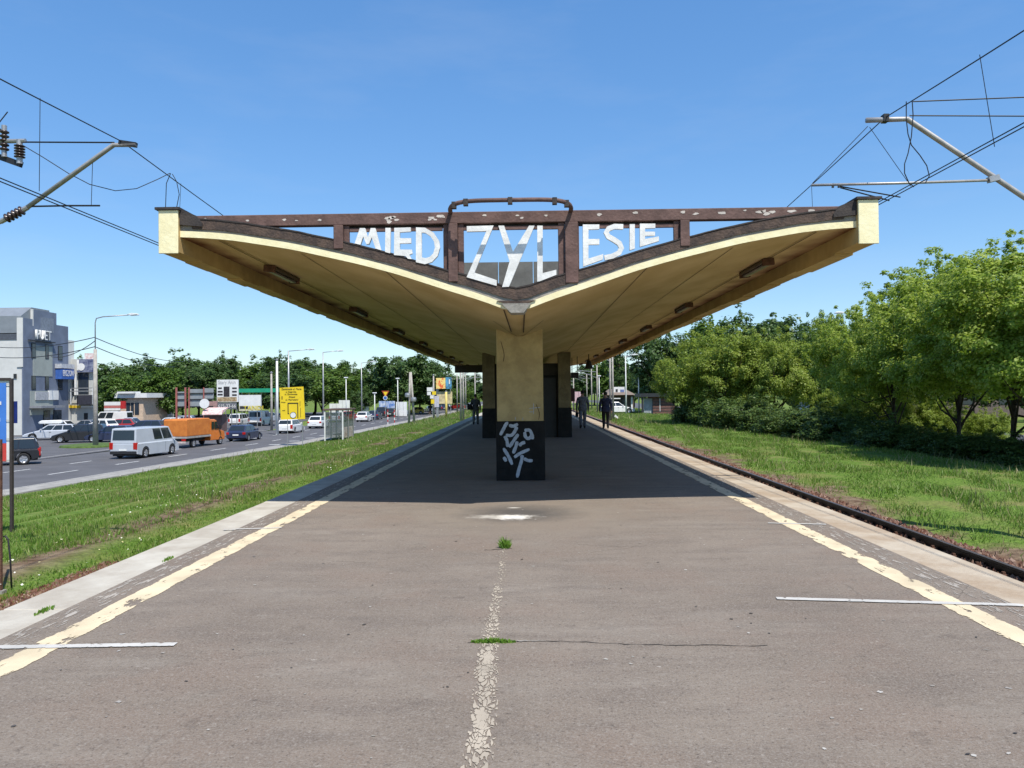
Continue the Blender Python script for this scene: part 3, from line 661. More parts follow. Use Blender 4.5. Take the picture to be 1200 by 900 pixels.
for pa, pb in ((402, 525), (536, 662), (677, 797)):
    x0, x1 = vp(pa, 262, ZF).x - CX, vp(pb, 262, ZF).x - CX
    m = MB(); m.box(x0 + .08, x1 - .08, .031, .079, ztop - .155 - .085 - 3, ztop - .155 - .04 - 3); m.build('top_strip', brownwood, sg)
    m = MB(); m.box(x0 + .01, x1 - .01, .085, .11, ztop - .156 - .04 - 3, ztop - .156 - 3); m.build('shadow_gap', darktar, sg)  # dark strip standing in for the recess shadow under the beam
# flaked paint patches on the beam
fl = M('bare_plaster', (.62, .56, .5), .9)
for px_, py_ in ((333, 257), (347, 258), (374, 257.5), (458, 255), (465, 257), (506, 255), (515, 253), (520, 254), (568, 252), (606, 252), (612, 255), (895, 247), (873, 246), (928, 247), (456, 259), (455, 256), (461, 254), (503, 257), (510, 257), (890, 248), (898, 250), (905, 248), (240, 256), (290, 258), (702, 251), (745, 249), (801, 248), (815, 250), (846, 249), (950, 247), (640, 252)):
    q = vp(px_, py_ + .5, ZF) - O; k_ = random.randint(6, 8); rr_ = random.uniform(.018, .05)
    m = MB(); m.add([(q.x + rr_ * random.uniform(.5, 1.5) * math.cos(6.28 * j / k_), -.003, max(ztop - .15 - 3, min(ztop - .01 - 3, q.z + rr_ * .7 * random.uniform(.4, 1) * math.sin(6.28 * j / k_)))) for j in range(k_)], [tuple(range(k_))]); m.build('flaked_patch', fl, sg)
LET = {
 'letter_m': [(178, 326), (208, 236), (238, 236), (254, 296), (272, 236), (298, 236), (332, 366), (300, 356), (278, 290), (262, 330), (246, 330), (228, 285), (212, 334)],
 'letter_i': [(358, 235), (388, 235), (386, 384), (356, 376)],
 'letter_e': [(410, 235), (506, 232), (506, 256), (442, 260), (442, 295), (508, 295), (508, 324), (442, 326), (442, 362), (512, 362), (516, 385), (498, 392), (512, 418), (490, 416), (476, 400), (408, 394)],
 'letter_z': [(835, 225), (992, 221), (880, 497), (1010, 541), (1010, 575), (834, 524), (950, 254), (835, 257)],
 'letter_y': [(1020, 222), (1054, 222), (1106, 375), (1200, 222), (1232, 222), (1082, 580), (1042, 582), (1086, 432)],
 'letter_l': [(1248, 222), (1280, 222), (1280, 500), (1360, 480), (1360, 510), (1262, 548), (1248, 550)],
 'letter_e.001': [(1515, 215), (1612, 215), (1612, 242), (1548, 244), (1548, 300), (1612, 300), (1612, 332), (1548, 333), (1548, 415), (1635, 388), (1632, 420), (1517, 462)],
 'letter_i.001': [(1790, 213), (1820, 213), (1820, 356), (1790, 366)],
 'letter_e.002': [(1850, 210), (1940, 210), (1940, 235), (1880, 237), (1880, 257), (1938, 257), (1938, 280), (1880, 281), (1880, 300), (1960, 285), (1962, 312), (1850, 346)]}
def letter(nm, pts):
    a = MB(); a.prism([vp(*C2(x, y), YS_) - O for x, y in pts], (0, .05, 0)); a.build(nm.split('.')[0], whitep, sg)
for nm, pts in LET.items(): letter(nm, pts)
def ringmesh(nm, outer, inner, closed):
    A = [vp(*C2(*q), YS_) - O for q in outer]; B = [vp(*C2(*q), YS_) - O for q in inner]; n = len(A); th = Vector((0, .05, 0))
    vs = A + B + [a + th for a in A] + [b + th for b in B]; fs = []
    for i in range(n if closed else n - 1):
        j = (i + 1) % n; fs += [(i, j, n + j, n + i), (2 * n + i, 3 * n + i, 3 * n + j, 2 * n + j), (i, 2 * n + i, 2 * n + j, j), (n + i, n + j, 3 * n + j, 3 * n + i)]
    if not closed: fs += [(0, n, 3 * n, 2 * n), (n - 1, 3 * n - 1, 4 * n - 1, 2 * n - 1)]
    a = MB(); a.add(vs, fs); a.build(nm, whitep, sg)
ringmesh('letter_d', [(537, 232), (590, 234), (640, 262), (672, 310), (678, 350), (664, 400), (630, 436), (590, 448), (537, 436)],
         [(570, 262), (592, 264), (622, 284), (643, 315), (648, 350), (638, 385), (616, 406), (592, 412), (570, 408)], True)
Sp = [(1752, 228), (1700, 226), (1665, 240), (1652, 262), (1665, 285), (1700, 305), (1730, 325), (1742, 352), (1728, 380), (1690, 400), (1642, 410)]
oa, ob_ = [], []
for i, (x, y) in enumerate(Sp):
    x0, y0 = Sp[max(0, i - 1)]; x1, y1 = Sp[min(len(Sp) - 1, i + 1)]; d = math.hypot(x1 - x0, y1 - y0); nx_, ny_ = -(y1 - y0) / d * 15, (x1 - x0) / d * 15
    oa.append((x + nx_, y + ny_)); ob_.append((x - nx_, y - ny_))
ringmesh('letter_s', oa, ob_, False)
# hoop rail bulging forward
pL, pR = vp(528, 249, ZF) - O, vp(669, 249, ZF) - O; cxh, hwh = (pL.x + pR.x) / 2, (pR.x - pL.x) / 2
HP = []
for t in np.linspace(0, math.pi, 41):
    c_, s_ = math.cos(t), math.sin(t); HP.append((cxh - hwh * math.copysign(abs(c_) ** .42, c_), .01 - .33 * abs(s_) ** .6, pL.z + .075 * abs(s_) ** .8))
m = MB(); m.tube(HP, .030, 8); ho = m.build('hoop_rail', brownwood, sg, True)
for i in (8, 14, 20, 26, 32):
    m = MB(); q = Vector(HP[i]); m.box(q.x - .03, q.x + .03, q.y - .04, q.y + .04, q.z - .055, q.z + .03); m.build('hoop_clip', darktar, ho)

# ------------------------------------------------------------------ overhead line
def wire(name, label, pts, r=.007, group=None):
    m = MB(); m.tube(pts, r, 5, False); return tag(m.build(name, blackw, None, True), label, 'wire', group)
def insulator(path, r, parent, n=6):
    a, b = Vector(path[0]), Vector(path[1]); L_ = (b - a).length; P = []; rad = []
    for i in range(n * 4 + 1):
        t = i / (n * 4); P.append(a.lerp(b, t)); rad.append(r if i % 4 in (1, 2) else r * .5)
    m = MB(); m.tube(P, rad, 10); m.build('insulator', insul, parent, True)
    for q, d in ((a, (b - a) / L_), (b, (a - b) / L_)):
        m = MB(); m.tube([q - d * .08, q + d * .02], r * .55, 8); m.build('end_fitting', galv, parent)
def catwire(xm, zsup, zmid, y0, spans, L_):
    pts = []
    for k_ in range(spans):
        for t in np.linspace(0, 1, 25)[:-1]: pts.append((xm, y0 + L_ * (k_ + t), zsup - (zsup - zmid) * 4 * t * (1 - t)))
    pts.append((xm, y0 + L_ * spans, zsup)); return pts
YL, YR = 11.8, 12.3
SPAN = 62
# left
L0 = vp(143, 166, YL); XL = L0.x; zcl = CAM_H + (258 / 617) * 6.25 / 1.0
ctl = vp(46, 225, YL * .93).z
wire('messenger_wire', 'sagging upper messenger wire over the track on the road side', catwire(XL, L0.z, L0.z - .95, YL - SPAN, 5, SPAN), .009)
for q in (0, 1):
    wire('contact_wire', 'one of the twin lower contact wires over the track on the road side', [(-6.25 + .05 * q, y, CAM_H + 2.60 + .02 * q) for y in (-50, 0, 60, 250)], .008, 'contact wires on the road side')
cl = thing('catenary_cantilever', 'grey tube cantilever with brown insulators reaching over the track on the road side', 'cantilever', (-9.4, YL, -1.1))
Oc = Vector(cl.location)
def cp(px, py, dy=0, Y=YL): return vp(px, py, Y + dy) - Oc
MASTX = 0
m = MB(); m.tube([(0, .3, 0), (0, .3, 8.2)], [.17, .12], 10); m.build('mast', concpole, cl, True)
m = MB(); m.tube([cp(28, 246), cp(133, 170), cp(160, 169.5)], .036, 10); m.build('cantilever_tube', aluw, cl, True)
m = MB(); m.bar(cp(140, 167), cp(160, 170), .07, .07); m.build('wire_clamp', plastic, cl)
m = MB(); m.tube([cp(29, 166.5), cp(134, 167)], .012, 6); m.build('tie_rod', blackw, cl)
insulator((cp(27, 246), cp(6, 257)), .075, cl, 5)
m = MB(); m.tube([cp(5, 258), (0, .3, (cp(-60, 290)).z)], .03, 8); m.build('lower_strut', galv, cl)
insulator((cp(23, 170), cp(23, 186)), .08, cl, 5); insulator((cp(5, 153), cp(5, 178)), .07, cl, 5)
m = MB(); m.tube([cp(30, 165), cp(-8, 166), (0, .3, cp(-8, 168).z)], .035, 8); m.build('upper_strut', galv, cl)
m = MB(); m.bar(cp(25, 193), (0, .3, cp(-60, 150).z), .06, .09); m.build('bracket_arm', plastic, cl)
m = MB(); m.bar(cp(-12, 143), cp(3, 154), .03); m.bar(cp(-6, 150), cp(9, 131), .012); m.build('jumper_stub', plastic, cl)
m = MB(); m.tube([cp(32, 242), cp(80, 241), cp(117, 241)], .014, 6); m.build('steady_arm', blackw, cl)
wire('dropper_wire', 'short dropper wire holding the steady arm below the cantilever on the road side', [vp(108.5, 190, YL), vp(107, 240, YL)], .005)
wire('dropper_wire', 'long dropper wire between messenger and contact wires left of the cantilever on the road side', [vp(47, 115, YL * .92), vp(46, 224, YL * .92)], .005)
jp = [(28, 171), (50, 184), (80, 203), (105, 216), (135, 223.5), (160, 221), (185, 210), (199, 203)]
wire('jumper_wire', 'long slack jumper wire looping from insulator to messenger wire on the road side', [vp(x, y, YL + max(0, (x - 100) / 100) * 1.2) for x, y in jp], .007)
wire('jumper_wire', 'short looped jumper wire hanging above the canopy corner on the road side', [vp(x, y, YL + 1.3) for x, y in ((200, 203), (195, 215), (194, 244), (197, 262), (207, 243), (210, 228), (207, 213), (202, 204))], .007)
wire('dropper_wire', 'thin dropper wire beside the short loop above the canopy corner on the road side', [vp(212, 215, YL + 1.6), vp(209.5, 270, YL + 1.6)], .004)
# right
R0 = vp(1037, 138, YR); XR = R0.x
wire('messenger_wire', 'sagging upper messenger wire over the track on the tree side', catwire(XR, R0.z, R0.z - 1.1, YR - SPAN, 5, SPAN), .009)
for q in (0, 1):
    wire('contact_wire', 'one of the twin lower contact wires over the track on the tree side', [(5.78 + .05 * q, y, CAM_H + 3.075 - .02 * q) for y in (-50, 0, 60, 250)], .008, 'contact wires on the tree side')
crt = thing('catenary_cantilever', 'grey tube cantilever with long lower arm reaching over the track on the tree side', 'cantilever', (9.5, YR, -1.1))
Oc = Vector(crt.location); YL_ = YR
def cq(px, py, dy=0): return vp(px, py, YR + dy) - Oc
m = MB(); m.tube([(0, .3, 0), (0, .3, 8.4)], [.17, .12], 10); m.build('mast', concpole, crt, True)
m = MB(); m.tube([cq(1015, 141), cq(1063, 139.5), cq(1200, 231), cq(1255, 268)], .042, 10); m.build('cantilever_tube', aluw, crt, True)
insulator((cq(1255, 268), cq(1285, 288)), .075, crt, 5)
m = MB(); m.tube([cq(1285, 288), (0, .3, cq(1310, 305).z)], .03, 8); m.build('lower_strut', galv, crt)
m = MB(); m.bar(cq(1034, 139), cq(1040, 139), .12, .12); m.build('wire_clamp', plastic, crt)
for pa, pb in (((1070, 119), (1290, 110.5)), ((1066, 135.5), (1290, 136.5))):
    m = MB(); m.tube([cq(*pa), cq(*pb), (0, .3, cq(*pb).z)], .010, 6); m.build('tie_rod', blackw, crt)
m = MB(); m.tube([cq(951, 217), cq(1060, 214.5), cq(1167, 211)], .022, 8); m.build('registration_arm', aluw, crt, True)
m = MB(); m.bar(cq(1158, 211), cq(1170, 208), .09, .09); m.build('arm_joint', galv, crt)
for pa, pb in (((982, 218), (1055, 231)), ((985, 220), (1042, 235))):
    m = MB(); m.tube([cq(*pa), cq(*pb, .3)], .011, 6); m.build('steady_arm', blackw, crt)
for px_ in (976, 983): 
    m = MB(); m.bar(cq(px_, 215), cq(px_, 220), .03, .03); m.build('arm_clamp', plastic, crt)
wire('stay_wire', 'thin stay wire from cantilever tip to the lower arm end on the tree side', [vp(1017, 148, YR), vp(952, 215, YR)], .006)
wire('dropper_wire', 'slanting dropper wire below the cantilever tip on the tree side', [vp(1019, 149, YR), vp(1068, 219, YR)], .005)
wire('dropper_wire', 'long dropper wire between messenger and contact wires beside the cantilever on the tree side', [vp(1148, 64, YR * .80), vp(1165.5, 172, YR * .80)], .005)
wire('dropper_wire', 'short dropper wire at the end of the lower arm on the tree side', [vp(951, 218, YR + .2), vp(953, 262, YR + .2)], .004)
wire('jumper_wire', 'crossed jumper wire loop bulging left between the wires on the tree side', [vp(x, y, YR - .7) for x, y in ((1069, 119), (1070, 135), (1068, 160), (1064, 180), (1060, 192), (1060, 203), (1065, 214), (1071, 219))], .008)
wire('jumper_wire', 'crossed jumper wire loop bulging right between the wires on the tree side', [vp(x, y, YR - .7) for x, y in ((1062, 119), (1062, 140), (1064, 157), (1068, 170), (1078, 182), (1086, 194), (1089, 206), (1084, 215))], .008)
for px_, py_ in ((1071, 219), (1084.5, 215), (1165.5, 171), (1055, 231), (1042, 235)):
    pass
# far masts along the line
def far_mast(px, py_top, Y, z0, label, side, lattice=False):
    tp = vp(px, py_top, Y); t = thing('catenary_mast', label, 'mast', (tp.x, Y, z0), group='masts beside the line far along the platform')
    m = MB(); m.tube([(0, 0, 0), (0, 0, tp.z - z0)], [.11, .075], 8); m.build('pole', concpole, t, True)
    h = tp.z - z0
    m = MB(); m.bar((0, 0, h * .86), (side * 2.6, 0, h * .90), .07); m.bar((0, 0, h * .74), (side * 2.4, 0, h * .88), .05); m.build('bracket', galv, t)
FM = 'concrete catenary mast with bracket far along the line beyond the platform'
for px_, py_, Y_, sd in ((714.5, 398, 74, -1), (717.5, 400, 76, -1), (699.5, 428, 105, -1), (693, 432, 128, -1), (687.5, 438, 150, -1), (672, 441, 118, -1), (539.5, 420, 78, 1), (542.5, 420, 80, 1), (535.5, 438, 120, 1), (545.5, 434, 132, 1), (556.5, 436, 112, 1)):
    far_mast(px_, py_, Y_, -1.1, FM, sd)

# ------------------------------------------------------------------ vegetation
def leaf_mesh(name, pts, nrm, size, mat, aspect=.6):
    """one rhombic leaf per point; pts, nrm (n,3); size (n,)"""
    n = len(pts); nr = nrm / (np.linalg.norm(nrm, axis=1, keepdims=True) + 1e-9)
    r = rng.normal(size=(n, 3)); t = np.cross(nr, r); t /= (np.linalg.norm(t, axis=1, keepdims=True) + 1e-9); b = np.cross(nr, t)
    s_ = size[:, None]; fold = nr * s_ * .18
    V = np.stack([pts - t * s_, pts + b * s_ * aspect + fold, pts + t * s_, pts - b * s_ * aspect + fold], 1).reshape(-1, 3)
    me = bpy.data.meshes.new(name); me.vertices.add(4 * n); me.vertices.foreach_set('co', V.ravel())
    me.loops.add(4 * n); me.loops.foreach_set('vertex_index', np.arange(4 * n, dtype=np.int32))
    me.polygons.add(n); me.polygons.foreach_set('loop_start', np.arange(0, 4 * n, 4, dtype=np.int32)); me.polygons.foreach_set('loop_total', np.full(n, 4, dtype=np.int32))
    me.materials.append(mat); me.update(calc_edges=True); me.validate(); return me
def unit(n):
    q = rng.normal(size=(n, 3)); return q / np.linalg.norm(q, axis=1, keepdims=True)
def crown_points(rx, rz, zc, clumps, per, csize, flat=.75, low=-.75, lean=0, sprigs=0, lobes=0):
    """clumps spread through an uneven ellipsoid crown"""
    C = []
    lob = [(unit(1)[0], rng.uniform(.75, 1.18)) for _ in range(9)]
    if lobes:
        LB = []
        for i in range(lobes):
            a_ = 2.4 * i + rng.uniform(-.4, .4); zz = -.55 + 1.35 * (i + .5) / lobes; rr_ = math.sqrt(max(.05, 1 - zz * zz)) * rng.uniform(.45, .75); LB.append((np.array([rx * rr_ * math.cos(a_), rx * rr_ * math.sin(a_), zc + rz * zz * .8]), rng.uniform(.30, .50)))
        for i in range(clumps):
            c_, q_ = LB[i % lobes]; d = unit(1)[0]; d[2] = d[2] * .8 + .12; C.append(tuple(c_ + d * np.array([rx, rx, rz * .8]) * q_ * rng.uniform(.3, 1) ** .5))
    while len(C) < clumps:
        d = unit(1)[0]
        if d[2] < low: continue
        k_ = 1.0
        for ld, a in lob:
            w_ = max(0, float(d @ ld)) ** 6; k_ += (a - 1) * w_ * 1.3
        r = rng.uniform(.35, 1) ** .5 * k_
        C.append((d[0] * rx * r, d[1] * rx * r, zc + d[2] * rz * r))
    if sprigs:
        for _ in range(sprigs):
            d = unit(1)[0]; d[2] = abs(d[2]) * .9 + .05; d /= np.linalg.norm(d); b0 = np.array([d[0] * rx, d[1] * rx, zc + d[2] * rz]) * .92 + np.array([0, 0, zc * .08]); up = d * .6 + np.array([0, 0, .9]) + rng.normal(size=3) * .25
            for t in (0, .35, .7): C.append(tuple(b0 + up * t * csize * 1.5 * rng.uniform(.7, 1.3)))
    C = np.array(C); P = []; N = []; nb_ = clumps
    for ci, c_ in enumerate(C):
        small = ci >= nb_; pr_ = per // 3 if small else per
        u = unit(pr_); rad = rng.random(pr_)[:, None] ** .4; sc = csize * rng.uniform(.6, 1.3) * (.5 if small else 1)
        P.append(c_ + u * rad * sc * np.array([1, 1, flat])); o_ = c_ - np.array([0, 0, zc - rz * .3]); o_ /= np.linalg.norm(o_) + 1e-6
        N.append(u * .7 + o_ * .5 + np.array([0, 0, .5]) + rng.normal(size=(pr_, 3)) * .45)
    return C, np.concatenate(P), np.concatenate(N)
class TreeProto:
    def __init__(s, name, h, rx, crown_lo, clumps, per, csize, leaf, mat, trunk=.16, limbs=7, low=-.8, stems=1, sprigs=0, lobes=0):
        rz = (h - crown_lo) / 2; zc = crown_lo + rz
        C, P, N = crown_points(rx, rz, zc, clumps, per, csize, low=low, sprigs=sprigs, lobes=lobes)
        s.crown = leaf_mesh(name + '_crown', P, N, leaf * rng.uniform(.6, 1.25, len(P)), mat)
        m = MB()
        for st in range(stems):
            bx, by = (0, 0) if stems == 1 else (rng.uniform(-.4, .4), rng.uniform(-.4, .4))
            tx, ty = rng.uniform(-.3, .3, 2) * rx * .5
            mid = Vector((bx + tx * .4, by + ty * .3, crown_lo * .8)); top = Vector((tx, ty, zc + rz * .45))
            m.tube([(bx, by, -.3), (bx * .95, by * .95, .4), mid, mid.lerp(top, .5), top], [trunk * 1.25, trunk, trunk * .8, trunk * .5, trunk * .15], 8)
            for i in range(limbs):
                e = Vector(C[rng.integers(len(C))]); a = mid.lerp(top, rng.uniform(0, .6)); q = a.lerp(e, .5) + Vector((0, 0, -.15 * rx))
                m.tube([a, q, e], [trunk * .45, trunk * .28, trunk * .08], 6)
        s.trunk = m.mesh(name + '_trunk', bark, True); s.h = h
    def place(s, name, label, x, y, h, rz, group=None, cat='tree', wide=1.0, z=None):
        k_ = h / s.h; t = thing(name, label, cat, (x, y, gz(x, y) - .02 if z is None else z), rz, group); t.scale = (k_ * wide, k_ * wide, k_)
        link('crown', s.crown, t); link('trunk', s.trunk, t); return t
lm_bright = leafmat('leaf_bright', [(.12, .20, .018), (.23, .33, .035), (.31, .41, .06), (.42, .48, .13)], .5)
lm_round = leafmat('leaf_yellow_green', [(.12, .19, .018), (.19, .27, .03), (.25, .325, .046), (.32, .37, .075)], .45)
lm_mid = leafmat('leaf_mid', [(.05, .105, .014), (.08, .15, .02), (.11, .185, .028)], .35)
lm_dark = leafmat('leaf_dark', [(.038, .08, .018), (.062, .115, .026), (.09, .15, .04)], .3)
lm_hi = leafmat('leaf_far_light', [(.06, .12, .016), (.10, .175, .024), (.14, .22, .036)], .35)
lm_bush = leafmat('leaf_bush', [(.032, .07, .012), (.06, .11, .02), (.10, .155, .03), (.13, .18, .04)], .3)
T_near = [TreeProto('near_tree_a', 9, 4.1, 1.25, 300, 180, .55, .078, lm_bright, .13, 16, low=-.75, sprigs=45, lobes=13), TreeProto('near_tree_b', 9, 3.8, 1.1, 290, 180, .55, .078, lm_bright, .12, 16, low=-.75, sprigs=45, lobes=12)]
T_mid = [TreeProto('mid_tree_a', 9, 4.6, .6, 300, 140, .72, .10, lm_round, .16, 8, low=-.95, stems=2, sprigs=40, lobes=16), TreeProto('mid_tree_b', 9, 3.8, 1.2, 200, 110, .8, .12, lm_mid, .16, 8, low=-.95, stems=2, sprigs=30)]
T_far = [TreeProto('far_tree_a', 12, 5.0, .3, 200, 60, .95, .24, lm_dark, .22, 6, low=-.9, sprigs=7, lobes=12), TreeProto('far_tree_b', 12, 3.9, .5, 170, 60, 1.05, .24, lm_mid, .22, 6, low=-.9, sprigs=7), TreeProto('far_tree_c', 12, 5.4, .9, 200, 60, 1.0, .26, lm_dark, .24, 6, low=-.7, sprigs=7, lobes=14)]
T_hi = TreeProto('far_tree_d', 12, 5.0, .8, 180, 60, 1.0, .22, lm_hi, .22, 6, low=-.9, sprigs=8, lobes=13)
T_pine = TreeProto('pine_a', 14, 2.2, 3.0, 90, 70, .75, .2, lm_dark, .2, 8)
B_pro = [TreeProto('bush_a', 2, 1.5, -.5, 120, 110, .38, .06, lm_bush, .03, 5, low=-.95, stems=3, sprigs=14), TreeProto('bush_b', 2, 1.2, -.5, 110, 110, .36, .06, lm_bush, .03, 5, low=-.95, stems=3, sprigs=14)]
def by_px(px, py_top, Y): return vp(px, py_top, Y)
def tree_px(proto, name, label, px, py_top, Y, rz=0, group=None, wide=1.0, cat='tree'):
    tp = vp(px, py_top, Y); z = gz(tp.x, Y) - .02; return proto.place(name, label, tp.x, Y, tp.z - z, rz, group, cat, wide, z)
NEAR = [(1178, 296, 30, T_near[0], 'tall bright green broadleaf tree with leaning trunk, the tallest beside the tree side track', 1.08),
        (1118, 308, 35, T_near[1], 'bright broadleaf tree between the tallest tree and the spreading grey-green one', 1.02),
        (1052, 352, 40, T_near[0], 'broadleaf tree with low leafy crown over the end of the hedge', .95),
        (1238, 285, 27, T_near[1], 'broadleaf tree leaning over the road at the end of the tree row', 1.1),
        (1000, 366, 48, T_near[1], 'smaller broadleaf tree in the row, above the turquoise car', .9),
        (1090, 318, 46, T_near[0], 'broadleaf tree standing behind the front row by the road', 1.0),
        (965, 378, 60, T_mid[1], 'dull green thin-topped tree between the round bright tree and the tall row', .55)]
for i, (px, py, Y, pr, lb, wd) in enumerate(NEAR): tree_px(pr, 'broadleaf_tree', lb, px, py, Y, i * 1.3, 'trees beside the tree side track', wd)
MID = [(845, 388, 63, T_mid[0], 'round bright yellow-green tree beside the brown hut', 1.05), (905, 392, 60, T_mid[0], 'bright green tree touching the round yellow-green tree', .85), (800, 415, 68, T_mid[0], 'low yellow-green tree overhanging the brown hut roof', .85)]
for i, (px, py, Y, pr, lb, wd) in enumerate(MID): tree_px(pr, 'round_tree', lb, px, py, Y, 1 + i * 2.1, 'round trees by the brown hut', wd)
BACK = [(775, 380, 100, T_far[0]), (830, 366, 105, T_far[1]), (880, 362, 100, T_far[0]), (930, 365, 98, T_far[2]), (955, 385, 90, T_far[0]), (1010, 395, 92, T_far[1]), (1080, 410, 95, T_far[0]), (1140, 420, 90, T_far[2]), (1200, 415, 88, T_far[0]), (1260, 400, 90, T_far[1])]
for i, (px, py, Y, pr) in enumerate(BACK): tree_px(pr, 'background_tree', 'dark grey-green tree standing across the road behind the bright trees', px, py, Y, i * .9, 'dark trees across the tree side road', .9)
FARR = [(668, 440, 190, 1), (682, 436, 180, 0), (696, 425, 175, 2), (712, 415, 165, 1), (728, 420, 170, 0), (742, 430, 160, 2), (756, 428, 150, 0), (650, 446, 210, 1), (634, 448, 220, 0), (610, 449, 230, 2), (590, 446, 225, 1)]
for i, (px, py, Y, k_) in enumerate(FARR): tree_px(T_far[k_], 'distant_tree', 'green tree in the distant belt beyond the end of the platform', px, py, Y, i * 1.7, 'distant trees beyond the platform end', 1.1)
tree_px(T_pine, 'pine_tree', 'tall sparse pine rising above the distant trees by the canopy corner', 724, 402, 140, 0)
LEFT = []
prof = [(-40, 425), (60, 428), (100, 425), (128, 424), (150, 422), (172, 432), (195, 424), (215, 414), (232, 416), (255, 418), (275, 424), (297, 425), (318, 419), (342, 416), (368, 418), (392, 428), (412, 432), (430, 430), (448, 428), (470, 418), (492, 422), (512, 432), (530, 440), (548, 440), (566, 442)]
for i, (px, py) in enumerate(prof):
    Y = 150 + 20 * ((i * 7) % 4) / 3 + max(0, (px - 380)) * .25; pr = T_far[(i * 5 + i // 3) % 3]
    tree_px(pr, 'treeline_tree', 'dense green tree in the belt behind the shops across the road', px, py + 5 * math.sin(i * 2.7), Y, i * 1.1, 'trees behind the shops', 1.15 + .3 * math.sin(i * 1.9))
    if i % 2 == 0: tree_px((T_far + [T_hi])[(i // 2) % 4], 'treeline_tree', 'dense green tree in the belt behind the shops across the road', px + 11, py + 14 + 8 * math.sin(i * 1.3), Y - 16, i * .7, 'trees behind the shops', 1.3 + .35 * math.sin(i * 2.3))
for px, py, Y in ((318, 416, 140), (270, 418, 150)): tree_px(T_pine, 'spruce_tree', 'dark pointed spruce rising out of the belt behind the shops', px, py, Y, px, 'spruces behind the shops')
tree_px(T_far[2], 'oak_tree', 'tall rounded oak standing above the belt across the junction', 470, 412, 150, .4, wide=1.15); tree_px(T_far[0], 'oak_tree', 'tall rounded oak whose top meets the dark canopy edge', 503, 414, 158, 1.4, wide=1.0)
tree_px(T_far[1], 'street_tree', 'bright green tree behind the white shop canopy', 140, 434, 120, .2, wide=1.0); tree_px(T_far[1], 'street_tree', 'broad green tree behind the back of the billboard', 190, 425, 125, .9, wide=1.2)
for i, (px, Y, h, wd) in enumerate(((822, 66, 2.2, 1.5), (845, 60, 2.4, 1.5), (868, 56, 2.3, 1.6), (893, 52, 1.7, 1.5), (920, 48, 1.7, 1.5), (950, 45, 1.8, 1.6), (982, 42, 1.5, 1.6), (1015, 39, 1.2, 1.7), (1052, 36.5, 1.35, 1.7), (1092, 34, 1.05, 1.8), (1135, 32, 1.1, 1.8), (1180, 30, 1.1, 1.8), (1225, 28, 1.2, 1.8), (835, 70, 2.6, 1.6), (1000, 44, 1.5, 1.6), (1120, 35, .95, 1.8))):
    q = vp(px, 500, Y); B_pro[i % 2].place('hedge_bush', 'dark green bush in the ragged hedge below the trackside trees', q.x, Y, h, i * .8, 'hedge bushes by the tree side track', 'bush', wd)
for i, (px, Y, h, wd, lb) in enumerate(((1028, 46, 3.4, 1.0, 'leafy sapling under the smaller broadleaf tree, beside the turquoise car'), (1072, 43, 3.0, 1.0, 'leafy sapling growing below the broadleaf tree over the end of the hedge'), (1112, 44, 2.6, 1.1, 'low leafy sapling between the bare trunks by the road'), (1158, 40, 2.4, 1.0, 'small leafy sapling beside the leaning trunk of the tallest tree'), (985, 54, 3.4, 1.1, 'leafy sapling filling the gap beside the dull thin-topped tree'))):
    q = vp(px, 490, Y); T_mid[0].place('sapling', lb, q.x, Y, h, i * 1.9, 'saplings under the trackside trees', 'sapling', wd)
# small plants
lm_weed = leafmat('weed_leaf', [(.09, .19, .02), (.14, .27, .03), (.2, .32, .05)], .4)
def tuft(name, label, cx, cy, z, ax, ay, n, h, mat, cat='weed'):
    v = []; f = []
    for i in range(n):
        a = rng.uniform(0, 6.283); r = rng.random() ** .6; x, y = cx + ax * r * math.cos(a), cy + ay * r * math.sin(a); hh = h * rng.uniform(.4, 1.1) * (1.1 - .6 * r); w_ = rng.uniform(.003, .007); b_ = rng.uniform(0, 6.283)
        lx, ly = rng.normal(0, .45 * hh, 2); dx, dy = w_ * math.cos(b_), w_ * math.sin(b_); o = len(v)
        v += [(x - dx, y - dy, z - .004), (x + dx, y + dy, z - .004), (x + lx * .5 + dx, y + ly * .5 + dy, z + hh * .65), (x + lx, y + ly, z + hh), (x + lx * .5 - dx, y + ly * .5 - dy, z + hh * .65)]; f.append((o, o + 1, o + 2, o + 3, o + 4))
    me = bpy.data.meshes.new(name); me.from_pydata(v, [], f); me.materials.append(mat); return tag(link(name, me), label, cat)
q = gp(592, 642, 0); tuft('grass_tuft', 'single small grass tuft growing from the platform near the white stain', q.x, q.y, 0, .055, .05, 170, .13, lm_weed)
q = gp(578, 753, 0); tuft('grass_tuft', 'flat strip of green weed growing in the crack across the centre line', q.x, q.y, 0, .15, .025, 420, .035, lm_weed)
for x, y, n, lb in ((198, 655, 120, 'low weed by the yellow line beside the pale platform edge'), (52, 716, 160, 'low weed in the joint of the pale platform edge before the white cross line')):
    q = gp(x, y, 0); tuft('grass_tuft', lb, q.x, q.y, 0, .03, .13, n // 2, .03, lm_weed)
